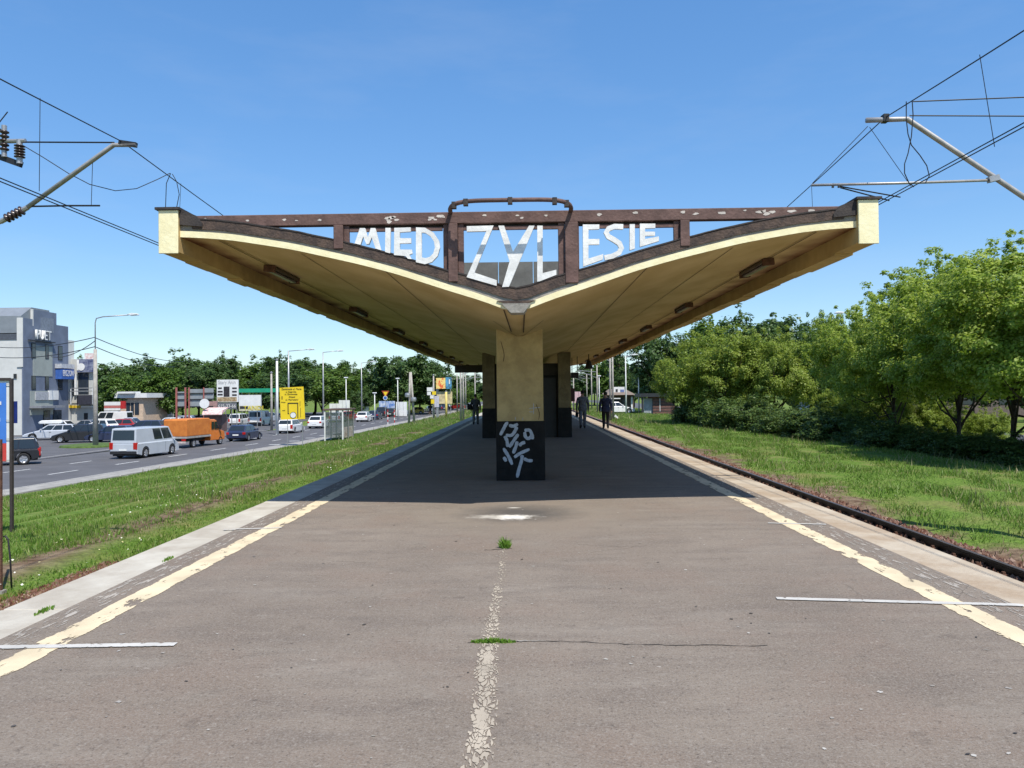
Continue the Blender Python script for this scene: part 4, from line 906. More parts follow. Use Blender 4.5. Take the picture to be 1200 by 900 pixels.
# grass blades
def grass(name, label, gen, n, mat, hmin, hmax):
    X, Y = gen(n); ok = np.ones(len(X), bool)
    Zb = np.array([gz(a, b) for a, b in zip(X, Y)]) - .02; dist = np.hypot(X, Y)
    n = len(X); h = rng.uniform(hmin, hmax, n) * (1 + dist / 90) * (.75 + .5 * np.sin(X * 1.7 + Y * .45) * np.sin(Y * .6 - X)); w_ = .006 + dist * .0004
    a = rng.uniform(0, 6.283, n); lx, ly = rng.normal(0, .35, (2, n)) * h
    P0 = np.stack([X - w_ * np.cos(a), Y - w_ * np.sin(a), Zb], 1); P1 = np.stack([X + w_ * np.cos(a), Y + w_ * np.sin(a), Zb], 1); P2 = np.stack([X + lx, Y + ly, Zb + h], 1)
    V = np.stack([P0, P1, P2], 1).reshape(-1, 3)
    me = bpy.data.meshes.new(name); me.vertices.add(3 * n); me.vertices.foreach_set('co', V.ravel()); me.loops.add(3 * n); me.loops.foreach_set('vertex_index', np.arange(3 * n, dtype=np.int32))
    me.polygons.add(n); me.polygons.foreach_set('loop_start', np.arange(0, 3 * n, 3, dtype=np.int32)); me.polygons.foreach_set('loop_total', np.full(n, 3, dtype=np.int32))
    me.materials.append(mat); me.update(calc_edges=True); tag(link(name, me), label, 'grass', kind='stuff')
lm_grass = leafmat('grass_blade', [(.085, .165, .018), (.115, .215, .026), (.145, .25, .034), (.18, .265, .05), (.28, .27, .11)], .35)
def gen_l(n):
    Y = 7 + 130 * rng.random(n) ** 2.0; kk = np.array([kx(y) for y in Y]) + 1.4; u = rng.random(n); X = -6.68 + (kk + 6.68) * u ** 1.25
    k_ = rng.random(n) < np.clip(.34 + np.abs(-X - 7.95 - .35 * np.sin(Y * .9)) * 1.4 - np.where((Y < 13) & (X > -7.3), (13 - Y) * .3, 0), 0, 1); return X[k_], Y[k_]
def gen_r(n):
    Y = 7 + 125 * rng.random(n) ** 2.0; u = rng.random(n); X = 7.6 + 17 * u ** 1.1; k_ = rng.random(n) < np.clip((X - 7.4) / 1.8, .1, 1); return X[k_], Y[k_]
grass('grass', 'mown green grass bank between the platform and the road', gen_l, 300000, lm_grass, .045, .13)
grass('grass', 'green grass strip between the track and the hedge', gen_r, 300000, lm_grass, .045, .14)
lm_dry = leafmat('dry_stalk', [(.30, .25, .13), (.22, .2, .09), (.16, .2, .05), (.36, .31, .18)], .3)
grass('dry_stalks', 'scattered taller dry stalks and weeds in the road side grass bank', lambda n_: (lambda a, b: (a[np.sin(a * .9 + b * .5) + np.sin(b * .31) > .3], b[np.sin(a * .9 + b * .5) + np.sin(b * .31) > .3]))(*gen_l(n_)), 9000, lm_dry, .14, .34)
grass('dry_stalks', 'scattered taller dry stalks and weeds in the track side grass', lambda n_: (lambda a, b: (a[np.sin(a * .8 - b * .4) + np.sin(b * .5) > .3], b[np.sin(a * .8 - b * .4) + np.sin(b * .5) > .3]))(*gen_r(n_)), 9000, lm_dry, .14, .36)
lm_flower = leafmat('clover_flower', [(.7, .7, .62), (.75, .72, .6), (.6, .5, .15)], .1)
X, Y = gen_l(2200); P = np.stack([X, Y, np.array([gz(a, b) for a, b in zip(X, Y)]) + .12], 1)
k_ = (np.sin(X * 1.1 + Y * .3) + np.sin(Y * .8 - X * .6)) > .6; P = P[k_]
me = leaf_mesh('clover', P, np.tile([0, -.3, 1.0], (len(P), 1)) + rng.normal(size=(len(P), 3)) * .3, rng.uniform(.01, .024, len(P)), lm_flower, 1.0); tag(link('clover_flowers', me), 'scattered white clover flowers in the grass bank', 'flowers', kind='stuff')

# ------------------------------------------------------------------ vehicles
WH = {}
def wheel_mesh(r, w):
    key = (r, w)
    if key not in WH:
        a = MB(); a.lathe([(r * .62, -w / 2), (r * .93, -w / 2), (r, -w * .32), (r, w * .32), (r * .93, w / 2), (r * .62, w / 2), (r * .6, 0), (r * .62, -w / 2)], axis='Y', n=20)
        b = MB(); b.lathe([(.001, w * .30), (r * .16, w * .34), (r * .2, w * .27), (r * .5, w * .33), (r * .62, w * .44), (r * .62, -w * .4), (.001, -w * .38)], axis='Y', n=20)
        for i in range(5):
            an = i * 1.2566; b.bar((r * .12 * math.cos(an), w * .36, r * .12 * math.sin(an)), (r * .58 * math.cos(an), w * .40, r * .58 * math.sin(an)), .07, .03, (0, 1, 0))
        WH[key] = (a.mesh('tyre', tyre, True), b.mesh('rim', rimm))
    return WH[key]
def wheel(x, y, r, w, parent, side):
    t, rm = wheel_mesh(r, w); o = link('wheel', t, parent); o.location = (x, y, r); o.rotation_euler = (0, 0, 0 if side > 0 else math.pi)
    link('rim', rm, o)
def lerp3(a, b, t): return Vector(a).lerp(Vector(b), t)
def panel(q, u0, u1, v0, v1, off=.012, inset=None):
    """quad on a bilinear face q = (00, 10, 11, 01), pushed out by off"""
    P = lambda u, v: lerp3(lerp3(q[0], q[1], u), lerp3(q[3], q[2], u), v)
    nn = (P(1, 0) - P(0, 0)).cross(P(0, 1) - P(0, 0)).normalized()
    i = inset or (0, 0)
    pts = [P(u0, v0), P(u1, v0), P(u1 - i[1], v1), P(u0 + i[0], v1)]
    m = MB(); m.prism([p_ - nn * .02 for p_ in pts], nn * (.02 + off)); return m
def car(name, label, pos, head, kind, pm, L_=4.2, W_=1.72, H_=1.46, cat='car', group=None, roofbox=False, boards=False, z=RZ, drop=()):
    t = thing(name, label, cat, (pos[0], pos[1], z + .004), head, group)
    belt = {'van': .52, 'suv': .58, 'mini': .55}.get(kind, .62) * H_; r = .31 if kind not in ('suv', 'van') else .35; z0 = .2 if kind != 'suv' else .27
    xr, xf = -L_ * .30, L_ * .32; ra = r + .06
    hoodf = {'van': .82, 'mini': .75}.get(kind, .66) * belt + .02
    wsb = {'van': .40, 'mini': .30, 'sedan': .20, 'hatch': .22, 'wagon': .22, 'suv': .2}[kind] * L_      # windscreen base
    wst = {'van': .27, 'mini': .14, 'sedan': .03, 'hatch': .05, 'wagon': .05, 'suv': .06}[kind] * L_
    rwb = {'van': -.495, 'mini': -.49, 'sedan': -.34, 'hatch': -.475, 'wagon': -.485, 'suv': -.485}[kind] * L_
    rwt = {'van': -.475, 'mini': -.44, 'sedan': -.20, 'hatch': -.36, 'wagon': -.41, 'suv': -.43}[kind] * L_
    arc = lambda cx: [(cx + ra * math.cos(a), r + ra * math.sin(a)) for a in np.linspace(math.pi, 0, 9)]
    lo = [(-L_ / 2 + .06, z0 + .12)] + [(xr - ra, z0)] + arc(xr) + [(xr + ra, z0), (xf - ra, z0)] + arc(xf) + [(xf + ra, z0), (L_ / 2 - .08, z0 + .04)]
    up = [(L_ / 2 - .01, .42), (L_ / 2 - .03, hoodf - .16), (L_ / 2 - .16, hoodf - .02), (wsb, belt), (rwb + .02, belt)] + ([(-L_ / 2 + .10, belt - .02)] if kind == 'sedan' else []) + [(-L_ / 2 + .015, belt - .10), (-L_ / 2, .55), (-L_ / 2 + .02, z0 + .2)]
    out = lo + up; nl = len(lo)
    m = MB(); y1, y2 = W_ / 2, W_ / 2 - .09
    def loop(y, ins):
        res = []
        for i, (x, zz) in enumerate(out):
            if i >= nl and ins: x *= .972; zz = zz - .055 if zz > .5 else zz
            res.append((x, y, zz))
        return res
    n = len(out); loops = [loop(-y1, True), loop(-y2, False), loop(y2, False), loop(y1, True)]
    vs = [q for lp_ in loops for q in lp_]; fs = [(a * n + i, a * n + (i + 1) % n, (a + 1) * n + (i + 1) % n, (a + 1) * n + i) for a in range(3) for i in range(n)] + [tuple(range(n)), tuple(range(4 * n - 1, 3 * n - 1, -1))]
    m.add(vs, fs); body = chamfer(m.build('body', pm, t), .02, 2)
    # cabin
    wb, wt = W_ / 2 - .075, W_ / 2 - (.12 if kind == 'van' else .2); zt = H_ - .04
    B = [(rwb, -wb, belt - .03), (wsb, -wb, belt - .03), (wsb, wb, belt - .03), (rwb, wb, belt - .03)]; T = [(rwt, -wt, zt), (wst, -wt, zt), (wst, wt, zt), (rwt, wt, zt)]
    U = [(rwt + .16, -wt + .16, H_), (wst - .2, -wt + .16, H_), (wst - .2, wt - .16, H_), (rwt + .16, wt - .16, H_)]
    m = MB(); m.add(B + T + U, [(0, 1, 5, 4), (1, 2, 6, 5), (2, 3, 7, 6), (3, 0, 4, 7), (4, 5, 9, 8), (5, 6, 10, 9), (6, 7, 11, 10), (7, 4, 8, 11), (8, 9, 10, 11)]); cab = chamfer(m.build('cabin', pm, t), .03, 2)
    lv, hv = .12, .93
    panel((B[1], B[2], T[2], T[1]), .05, .95, .10, .93).build('windscreen', glass, cab)
    panel((B[3], B[0], T[0], T[3]), .07, .93, .22 if kind in ('van', 'mini', 'hatch', 'wagon', 'suv') else .12, .9).build('rear_window', glass, cab)
    sideq = {1: (B[2], B[3], T[3], T[2]), -1: (B[0], B[1], T[1], T[0])}
    for sd in (1, -1):
        q = sideq[sd]; spans = [(.06, .33), (.36, .62), (.65, .95)] if kind in ('wagon', 'suv', 'mini') else ([(.05, .28), (.31, .53)] if kind == 'van' else [(.08, .47), (.51, .92)])
        for a, b_ in spans:
            if sd < 0: a, b_ = 1 - b_, 1 - a
            panel(q, a, b_, lv + (.05 if kind == 'van' else 0), hv).build('side_window', glass, cab)
        for px_ in ((.02, .27) if kind != 'van' else (.30,)):      # door seams and handles
            m = MB(); m.box(px_ * L_ * .5 - .006, px_ * L_ * .5 + .006, sd * y1 - .004, sd * y1 + .004, z0 + .12, belt - .08); m.build('door_seam', plastic, body)
        m = MB(); m.box(-.1, .06, sd * y1 - .01, sd * y1 + .02, belt - .2, belt - .165); m.build('door_handle', plastic if kind != 'van' else pm, body)
        m = MB(); x_ = wsb - .12 * L_ * .4; m.box(x_ - .09, x_ + .03, *sorted((sd * (wb + .02), sd * (W_ / 2 + .14))), belt + .02, belt + .16); chamfer(m.build('mirror', pm, t), .02)
        tall = kind in ('van', 'mini', 'wagon', 'suv'); zl = (belt - .42, belt + .02) if tall else (belt - .27, belt - .06)
        m = MB(); m.box(-L_ / 2 - .008, -L_ / 2 + .14, *sorted((sd * (W_ / 2 - .26), sd * (W_ / 2 - .012))), *zl); chamfer(m.build('tail_light', tailred, t), .015)
        m = MB(); m.box(L_ / 2 - .2, L_ / 2 - .018, *sorted((sd * (W_ / 2 - .42), sd * (W_ / 2 - .06))), hoodf - .27, hoodf - .12); chamfer(m.build('headlight', headl, t), .02)
        for x_ in (xr, xf): wheel(x_, sd * (W_ / 2 - .10), r, .2, t, sd)
    for x_, s_ in ((-L_ / 2 - .012, -1), (L_ / 2 - .01, 1)):
        m = MB(); m.box(min(x_, x_ + .1 * -s_), max(x_, x_ + .1 * -s_) + .012, -W_ / 2 + .05, W_ / 2 - .05, z0 + .1, z0 + .3); chamfer(m.build('bumper', plastic if kind in ('van', 'suv') or boards else pm, t), .02)
        m = MB(); m.box(x_ + s_ * .014 - .006, x_ + s_ * .014 + .006, -.26, .26, z0 + .33 if s_ < 0 else z0 + .16, z0 + .44 if s_ < 0 else z0 + .27); m.build('number_plate', platew, t)
    m = MB(); m.box(-L_ / 2 + .15, L_ / 2 - .15, -W_ / 2 + .15, W_ / 2 - .15, z0 - .02, z0 + .06); m.build('underbody', plastic, t)
    if roofbox:
        m = MB(); m.prism([(-.9, -.4, H_ + .06), (.95, -.4, H_ + .06), (1.05, -.4, H_ + .2), (.8, -.4, H_ + .38), (-.85, -.4, H_ + .40), (-.98, -.4, H_ + .22)], (0, .8, 0)); o = chamfer(m.build('roof_box', whitewall, t), .05, 2)
        m = MB(); m.box(-.5, -.45, -.55, .55, H_ - .02, H_ + .07); m.build('roof_rack', galv, t); m = MB(); m.box(.45, .5, -.55, .55, H_ - .02, H_ + .07); m.build('roof_rack', galv, t)
    return t
def rd(y): return math.atan2(4.0, kx(y + 4) - kx(y))      # heading along the road, away
PW, PS, PBK, PBL, PR_, PG = paint('paint_white', (.72, .72, .71)), paint('paint_silver', (.42, .45, .50)), paint('paint_black', (.016, .016, .02)), paint('paint_navy', (.022, .03, .07)), paint('paint_red', (.32, .02, .02)), paint('paint_dark_green', (.02, .03, .028))
PY_, PT, PGR, POR = paint('paint_yellow', (.62, .42, .03)), paint('paint_turquoise', (.06, .5, .45)), paint('paint_grey', (.2, .21, .23)), paint('paint_orange', (.62, .17, .02), .45)
PVS = paint('paint_pale_silver', (.46, .49, .53))
def at(px, py): return gp(px, py, RZ)
q = at(171, 534.5); car('van', 'pale silver panel van with black rear window following the orange truck', q, rd(q.y) - .02, 'van', PVS, 4.9, 1.92, 1.97, 'van')
q = at(2, 545); car('car', 'black hatchback crossing the road behind the blue and red notice board', (q.x - .2, q.y), math.pi + .55, 'suv', PBK, 4.3, 1.75, 1.60)
q = at(60, 515); car('car', 'silver estate car with white roof box parked before the grey building', q, math.pi + .42, 'wagon', PS, 4.5, 1.75, 1.46, roofbox=True)
q = at(95, 518); car('car', 'black estate car parked beside the silver estate with roof box', q, math.pi + .25, 'wagon', PBK, 4.5, 1.78, 1.6)
q = at(131, 517.5); car('car', 'dark blue hatchback parked just behind the concrete lamp post', q, math.pi + .1, 'hatch', PBL, 4.1, 1.7, 1.45)
q = at(168, 509); car('car', 'dark navy estate car parked behind the silver panel van', q, math.pi + .1, 'wagon', PBL, 4.6, 1.75, 1.5)
q = at(118, 507); car('car', 'white hatchback parked beyond the lamp post', q, math.pi - .3, 'hatch', PW, 3.9, 1.68, 1.5)
q = at(139, 506); car('car', 'red hatchback parked beside the white hatchback', q, math.pi + .3, 'hatch', PR_, 3.9, 1.68, 1.5)
q = at(132, 500.5); car('van', 'white delivery van parked before the petrol forecourt shop', q, math.pi, 'van', PW, 4.9, 1.9, 2.1, 'van')
q = at(70, 507); car('car', 'white saloon parked by the grey building entrance', q, math.pi, 'sedan', PW, 4.3, 1.7, 1.42)
q = at(100, 506.5); car('car', 'dark grey saloon in the back row of parked cars', q, math.pi, 'sedan', PGR, 4.4, 1.7, 1.44)
q = at(196, 504); car('car', 'white hatchback parked behind the orange truck', q, math.pi + .2, 'hatch', PW, 3.9, 1.68, 1.5)
q = at(287, 516); car('car', 'navy hatchback driving ahead of the orange truck', q, rd(q.y), 'hatch', PBL, 4.2, 1.72, 1.42)
q = at(305, 498.5); car('van', 'white minibus parked below the white billboard', q, rd(q.y) + .05, 'van', PW, 4.7, 1.85, 2.0, 'van')
q = at(281, 498); car('car', 'white hatchback parked beside the white minibus', q, rd(q.y), 'mini', PW, 4.0, 1.7, 1.6)
q = at(341, 507); car('car', 'white estate car driving below the yellow detour board', q, rd(q.y) + .02, 'wagon', PW, 4.5, 1.74, 1.46)
q = at(374, 501.5); car('car', 'white hatchback driving just left of the bus shelter roof', q, rd(q.y), 'hatch', PW, 4.1, 1.72, 1.5)
q = at(427, 494); car('car', 'white car last in the queue seen past the bus shelter', q, rd(q.y), 'hatch', PW, 4.0, 1.72, 1.5)
q = at(440, 491.5); car('car', 'dark blue car second in the queue at the junction', q, rd(q.y), 'hatch', PBL, 4.1, 1.72, 1.48)
q = at(449, 489); car('car', 'tall black off-roader waiting in the queue at the junction', q, rd(q.y), 'suv', PBK, 4.5, 1.85, 1.85)
q = at(459, 488.5); car('car', 'dark green car at the head of the queue by the striped posts', q, rd(q.y), 'hatch', PG, 4.1, 1.74, 1.6)
q = at(487, 485); car('car', 'old yellow hatchback crossing the junction', q, math.pi + .1, 'hatch', PY_, 3.7, 1.6, 1.42)
q = at(504, 482.5); car('car', 'pale grey saloon behind the yellow hatchback', q, rd(q.y) + .3, 'sedan', PVS, 4.3, 1.7, 1.42)
q = at(516, 481); car('car', 'dark blue car behind the yellow post far along the road', q, rd(q.y) + .6, 'wagon', PBL, 4.4, 1.7, 1.5)
q = at(535, 479.5); car('car', 'dark red car parked far along the road', q, rd(q.y) + 1.2, 'wagon', PR_, 4.4, 1.7, 1.5)
q = at(548, 478.5); car('car', 'grey car far along the road close to the platform end', q, rd(q.y) + 1.2, 'sedan', PGR, 4.4, 1.7, 1.45)
for px, Y, pmat, kd, lb in ((723, 100, PW, 'sedan', 'white saloon parked on the grass before the low brown shop'), (880, 82, PW, 'van', 'white van seen below the round bright tree'), (962, 62, PT, 'hatch', 'turquoise hatchback on the road seen below the trees'), (1018, 64, PBK, 'sedan', 'dark saloon on the road half hidden by tree trunks'), (905, 88, PVS, 'wagon', 'silver estate car parked by the grey wall')):
    q = vp(px, 480, Y); zz = gz(q.x, Y) + .03; car('van' if kd == 'van' else 'car', lb, (q.x, Y), .1 if px < 760 else math.pi / 2 + .1, kd, pmat, 4.4, 1.74, 1.5 if kd != 'van' else 2.3, cat='van' if kd == 'van' else 'car', z=zz)
for px, py, hd, kd, pmat, lb in ((52, 506, math.pi + .2, 'hatch', PGR, 'grey hatchback tucked behind the silver estate with roof box'), (150, 503, math.pi, 'sedan', PS, 'silver saloon between the white delivery van and the navy estate'), (212, 500, math.pi + .1, 'hatch', PS, 'silver hatchback half hidden behind the orange truck box'), (246, 498, math.pi, 'sedan', PBL, 'navy saloon parked before the pink awning stall'),
        (316, 494, 1.4, 'hatch', PS, 'silver hatchback behind the slim white pole'), (396, 494.5, 1.55, 'wagon', PS, 'silver estate seen through the bus shelter'), (410, 492.5, 1.55, 'hatch', PR_, 'red hatchback seen past the bus shelter posts'), (472, 487, 1.5, 'hatch', PW, 'white hatchback waiting beside the leaning poles'), (524, 479.5, 1.5, 'hatch', PW, 'white hatchback far along the road behind the yellow post')):
    q = at(px, py); car('car', lb, q, hd, kd, pmat, 4.1, 1.7, 1.47)
# orange tarpaulin truck
q = at(222, 524); tk = thing('truck', 'orange pickup truck with orange tarpaulin box ahead of the silver van', 'truck', (q.x, q.y + 1.2, RZ + .004), rd(q.y) - .06)
tk.scale = (.9, .92, .95)
tarp = M('orange_tarpaulin', (.60, .20, .035), .6, 0, .1, 2.5, .12, col2=(.50, .15, .025))
m = MB(); m.prism([(-3.1, -1.05, .95), (.55, -1.05, .95), (.55, -1.05, 2.28), (.4, -1.02, 2.36), (-2.95, -1.02, 2.36), (-3.1, -1.05, 2.28)], (0, 2.1, 0)); chamfer(m.build('tarpaulin_box', tarp, tk), .06, 2)
m = MB(); m.box(-3.14, .6, -1.08, 1.08, .80, .948); m.build('load_bed', M('bed_grey', (.36, .35, .33), .6), tk)
m = MB(); m.box(-3.0, 3.0, -.45, .45, .5, .79); m.build('chassis', plastic, tk)
m = MB(); m.prism([(.66, -.98, .42), (3.05, -.98, .42), (3.12, -.98, .8), (2.95, -.98, 1.15), (2.2, -.98, 1.32), (1.75, -.94, 2.12), (1.5, -.9, 2.22), (.72, -.9, 2.22), (.66, -.95, 1.4)], (0, 1.96, 0)); cb = chamfer(m.build('cab', POR, tk), .05, 2)
for sd in (-1, 1):
    m = MB(); m.prism([(.85, sd * .985, 1.40), (1.28, sd * .985, 1.40), (1.28, sd * .985, 2.02), (.85, sd * .985, 2.02)], (0, sd * .012, 0)); m.build('side_window', glass, cb)
    m = MB(); m.prism([(1.34, sd * .985, 1.40), (2.05, sd * .985, 1.40), (1.68, sd * .985, 2.02), (1.34, sd * .985, 2.02)], (0, sd * .012, 0)); m.build('side_window', glass, cb)
    m = MB(); m.box(2.0, 2.1, *sorted((sd * .99, sd * 1.25)), 1.4, 1.7); m.build('mirror', plastic, tk)
    m = MB(); m.box(-3.17, -3.14, *sorted((sd * .62, sd * 1.0)), .60, .76); m.build('tail_light', tailred, tk)
    m = MB(); m.box(2.98, 3.13, *sorted((sd * .6, sd * .9)), .75, .95); m.build('headlight', headl, tk)
    for x_ in (-1.9, 2.35): wheel(x_, sd * .86, .36, .24, tk, sd)
m = MB(); m.quad((2.22, -.82, 1.36), (2.22, .82, 1.36), (1.80, .8, 2.06), (1.80, -.8, 2.06)); m.build('windscreen', glass, cb)
m = MB(); m.box(-3.2, -3.13, -1.0, 1.0, .42, .56); m.build('bumper_bar', M('red_white_bar', (.6, .5, .45), .6), tk)

# ------------------------------------------------------------------ lamps, poles
lampw = M('lamp_head_white', (.75, .76, .78), .3)
def street_lamp(px, py_top, Y, z0, arm_px, label, mat=galv, lattice=False, r0=.12):
    tp = vp(px, py_top, Y); h = tp.z - z0; t = thing('street_lamp', label, 'street lamp', (tp.x, Y, z0)); ax = vp(px + arm_px, py_top, Y).x - tp.x
    m = MB()
    if lattice:
        m.tube([(0, 0, -.1), (0, 0, h * .75)], [.22, .13], 8); m.build('post', concpole, t, True); m = MB(); m.tube([(0, 0, h * .72), (0, 0, h - .5), (ax * .03, 0, h - .15), (ax * .2, 0, h - .02), (ax * .85, 0, h + .1)], .045, 7); m.build('arm', galv, t, True)
    else:
        m.tube([(0, 0, -.1), (0, 0, h * .5), (0, 0, h)], [r0, r0 * .8, r0 * .5], 8); m.build('post', mat, t, True); m = MB(); m.tube([(0, 0, h - .05), (ax * .85, 0, h + .1)], .04, 6); m.build('arm', galv, t, True)
    m = MB(); s_ = 1 if ax > 0 else -1; a0 = ax * .85
    m.prism([(a0 - s_ * .1, -.12, h + .14), (a0 + s_ * .3, -.15, h + .24), (a0 + s_ * .75, -.15, h + .2), (a0 + s_ * .85, -.1, h + .08), (a0 + s_ * .2, -.14, h + .03)], (0, .28, 0)); chamfer(m.build('lamp_head', lampw, t), .03); return t
c0 = at(113, 524); street_lamp(111.5, 371, c0.y, RZ, 46, 'concrete street lamp on the traffic island with long curved arm', lattice=True)
street_lamp(338, 411, 85, RZ, 26, 'tall steel street lamp standing behind the yellow detour board', r0=.14)
street_lamp(378.5, 412.5, 96, RZ, 19, 'thin steel street lamp behind the bus shelter roof', r0=.12)
street_lamp(423.5, 425, 120, RZ, 13, 'thin steel street lamp above the queue of cars', r0=.12)
street_lamp(733, 417, 95, gz(16, 95), 8, 'white street lamp before the distant trees beside the low brown shop', whitewall, r0=.1)
street_lamp(748, 419, 100, gz(18, 100), -9, 'white street lamp beside the brown hut', whitewall, r0=.1)
street_lamp(1010, 368, 66, -2.12, -24, 'street lamp whose arm rises from the tree row beyond the hedge')
def pole(px, py_top, Y, z0, r, label, mat, cat='pole', name='utility_pole', caps=True):
    tp = vp(px, py_top, Y); h = tp.z - z0; t = thing(name, label, cat, (tp.x, Y, z0)); m = MB(); m.tube([(0, 0, -.1), (0, 0, h)], [r, r * .65], 8); m.build('shaft', mat, t, True)
    if caps:
        m = MB(); m.lathe([(r * .9, h - .02), (r * 1.1, h + .06), (r * .3, h + .16)], n=10); m.build('cap', galv, t)
    return t
pole(324.5, 422, 78, RZ, .16, 'bright white slim pole beside the yellow detour board', whitewall)
pole(318, 437, 88, RZ, .16, 'grey concrete pole before the green canopy', concpole)
pole(508, 440, 105, RZ, .14, 'concrete pole by the junction carrying small signs', concpole)
pole(594, 446, 112, -1, .1, 'thin pole seen past the column far along the platform', concpole)
for px, py, Y, lb in ((405.5, 443, 115, 'slim white lamp pole behind the bus shelter'), (439, 461, 112, 'short grey lamp pole beside the queue of cars'), (466, 444, 118, 'white lamp pole with twin heads behind the white wall'), (702, 441, 120, 'slim white lamp pole behind the walkers')):
    t = pole(px, py, Y, RZ if px < 600 else -1, .09, lb, whitewall, 'lamp pole', 'lamp_pole', False); h = vp(px, py, Y).z - (RZ if px < 600 else -1)
    m = MB(); m.box(-.3, .3, -.15, .15, h - .02, h + .14); chamfer(m.build('lamp_head', lampw, t), .04)
# A-frame pole
Y = 100; t = thing('aframe_pole', 'pair of leaning concrete poles joined at the top by the junction', 'pole', (vp(481, 480, Y).x, Y, RZ)); o = Vector(t.location)
for pa, pb in (((480.5, 436), (479, 478)), ((481.5, 436), (485.5, 478))):
    m = MB(); b_ = vp(*pb, Y) - o; m.tube([(b_.x, b_.y, -.05), vp(*pa, Y) - o], [.16, .12], 8); m.build('leg', concpole, t, True)
for px, py in ((478, 463), (485, 468)):
    m = MB(); c_ = vp(px, py, Y) - o; m.lathe([(.05, -.3), (.32, -.25), (.36, 0), (.32, .25), (.05, .3)], (c_.x, c_.y - .3, c_.z), n=8); m.build('junction_box', galv, t)
# overhead street cables
cp0 = vp(112, 397, c0.y)
for i, ((x0, y0, Y0), (x1, y1, Y1), lb) in enumerate((((112, 395, c0.y), (-20, 405, 78), 'upper street cable from the concrete lamp to the grey building'), ((112, 406, c0.y), (-20, 417, 75), 'lower street cable from the concrete lamp to the grey building'), ((112, 399, c0.y), (60, 418, 86), 'middle street cable from the concrete lamp to the grey building'),
        ((112, 396, c0.y), (215, 424, 110), 'upper street cable from the concrete lamp towards the trees'), ((113, 407, c0.y), (205, 430, 110), 'lower street cable from the concrete lamp towards the trees'))):
    a, b_ = vp(x0, y0, Y0), vp(x1, y1, Y1); wire('street_cable', lb, [a.lerp(b_, t) - Vector((0, 0, 1.0 * 4 * t * (1 - t) * .5)) for t in np.linspace(0, 1, 13)], .035)

# ------------------------------------------------------------------ buildings across the road
def bx(px0, px1, py0, py1, Y, dy, name, mat, par, proud=0):
    """box whose front (facing the camera) covers the given pixels on plane y=Y"""
    o = Vector(par.location) if par.parent is None else Vector(par.parent.location)
    a, b_ = vp(px0, py0, Y), vp(px1, py1, Y); m = MB(); m.box(a.x - o.x, b_.x - o.x, Y - proud - o.y, Y + dy - o.y, b_.z - o.z, a.z - o.z); return m.build(name, mat, par)
BY = 83.0; cA = vp(26, 500, BY); bX = cA.x
gb = thing('office_building', 'grey-blue three storey office building with stepped parapet and roof lettering', 'building', (bX, BY, RZ))
gw = M('pale_render', (.60, .60, .57), .85, 0, .05, .7, .03); bw = M('slate_blue_cladding', (.155, .185, .25), .7, 0, .08, .8, .03); gg = M('grey_green_cladding', (.33, .36, .33), .8, 0, .06, .8, .03); rfm = M('grey_metal_roof', (.27, .29, .31), .5, .3, .06, 1.2, .03)
def hz(py, Y): return vp(26, py, Y).z - RZ
Ht = hz(374, BY); H1 = hz(352, BY)
SL = 8.2                                   # length of the side facing the road
m = MB(); m.box(-22, -.0, 0, SL + 1.5, -.1, hz(392, BY)); m.build('wall', gw, gb)
m = MB(); m.prism([(-22, 0, hz(390, BY)), (-22, 0, hz(370, BY)), (-22, 1.8, hz(358, BY)), (-22, 5, hz(358, BY)), (-22, 5, hz(390, BY))], (21.9, 0, 0)); m.build('roof', rfm, gb)
m = MB(); m.box(-22, -.3, -.06, -.004, hz(398, BY), hz(391, BY)); m.build('eaves_band', M('dark_eaves', (.09, .1, .12), .6), gb)
zA, zB = hz(374, BY), hz(360.5, BY)
ys_ = [-.05, 2.0, 2.0, 6.0, 6.0, 8.25]
outl = [(-.05, -.1), (8.25, -.1), (8.25, zA - .1), (5.95, zA - .1), (5.95, zB), (1.75, zB), (1.75, zA + .15), (-.05, zA + .15)]
m = MB(); m.prism([(.004, y, z) for y, z in outl], (.14, 0, 0)); sw = m.build('side_wall', bw, gb)
m = MB(); m.box(-.5, .15, -.12, -.052, hz(430, BY), zA + .16); m.build('corner_pier', gw, gb)
m = MB(); m.box(-.45, .15, 1.60, 1.745, zA - .6, zB + .01); m.build('parapet_pier', gw, gb)
for y0, y1, z0_, z1_, mt in ((1.6, 5.1, hz(440, BY), hz(403, BY), gg), (1.1, 5.2, hz(487, BY), hz(458, BY), gg)):
    m = MB(); m.box(.146, .19, y0, y1, z0_, z1_); m.build('wall_panel', mt, gb)
fr = M('dark_frame', (.03, .032, .036), .5)
for y0, y1 in ((1.35, 2.05), (3.75, 4.4), (6.2, 7.0)):
    for za, zb_ in ((hz(419, BY), hz(401, BY)), (hz(456.5, BY), hz(440, BY))):
        m = MB(); m.box(.15, .215, y0, y1, za, zb_); w_ = m.build('window', fr, gb); m = MB(); m.box(.217, .223, y0 + .07, y1 - .07, za + .08, zb_ - .08); m.build('pane', winglass, w_)
for y0, y1 in ((3.4, 4.6), (5.2, 6.8)):
    m = MB(); m.box(.15, .21, y0, y1, .1, 2.6); w_ = m.build('window', fr, gb); m = MB(); m.box(.212, .22, y0 + .07, y1 - .07, .2, 2.5); m.build('pane', winglass, w_)
m = MB(); m.box(.15, 1.5, 1.0, 5.4, hz(476, BY) - .25, hz(476, BY)); m.build('entrance_canopy', M('grey_canopy', (.25, .26, .28), .6), gb)
m = MB(); m.box(.146, .3, 1.9, 4.2, hz(469, BY), hz(459, BY)); sb = m.build('sign_board', M('grey_sign', (.42, .43, .45), .6), gb)
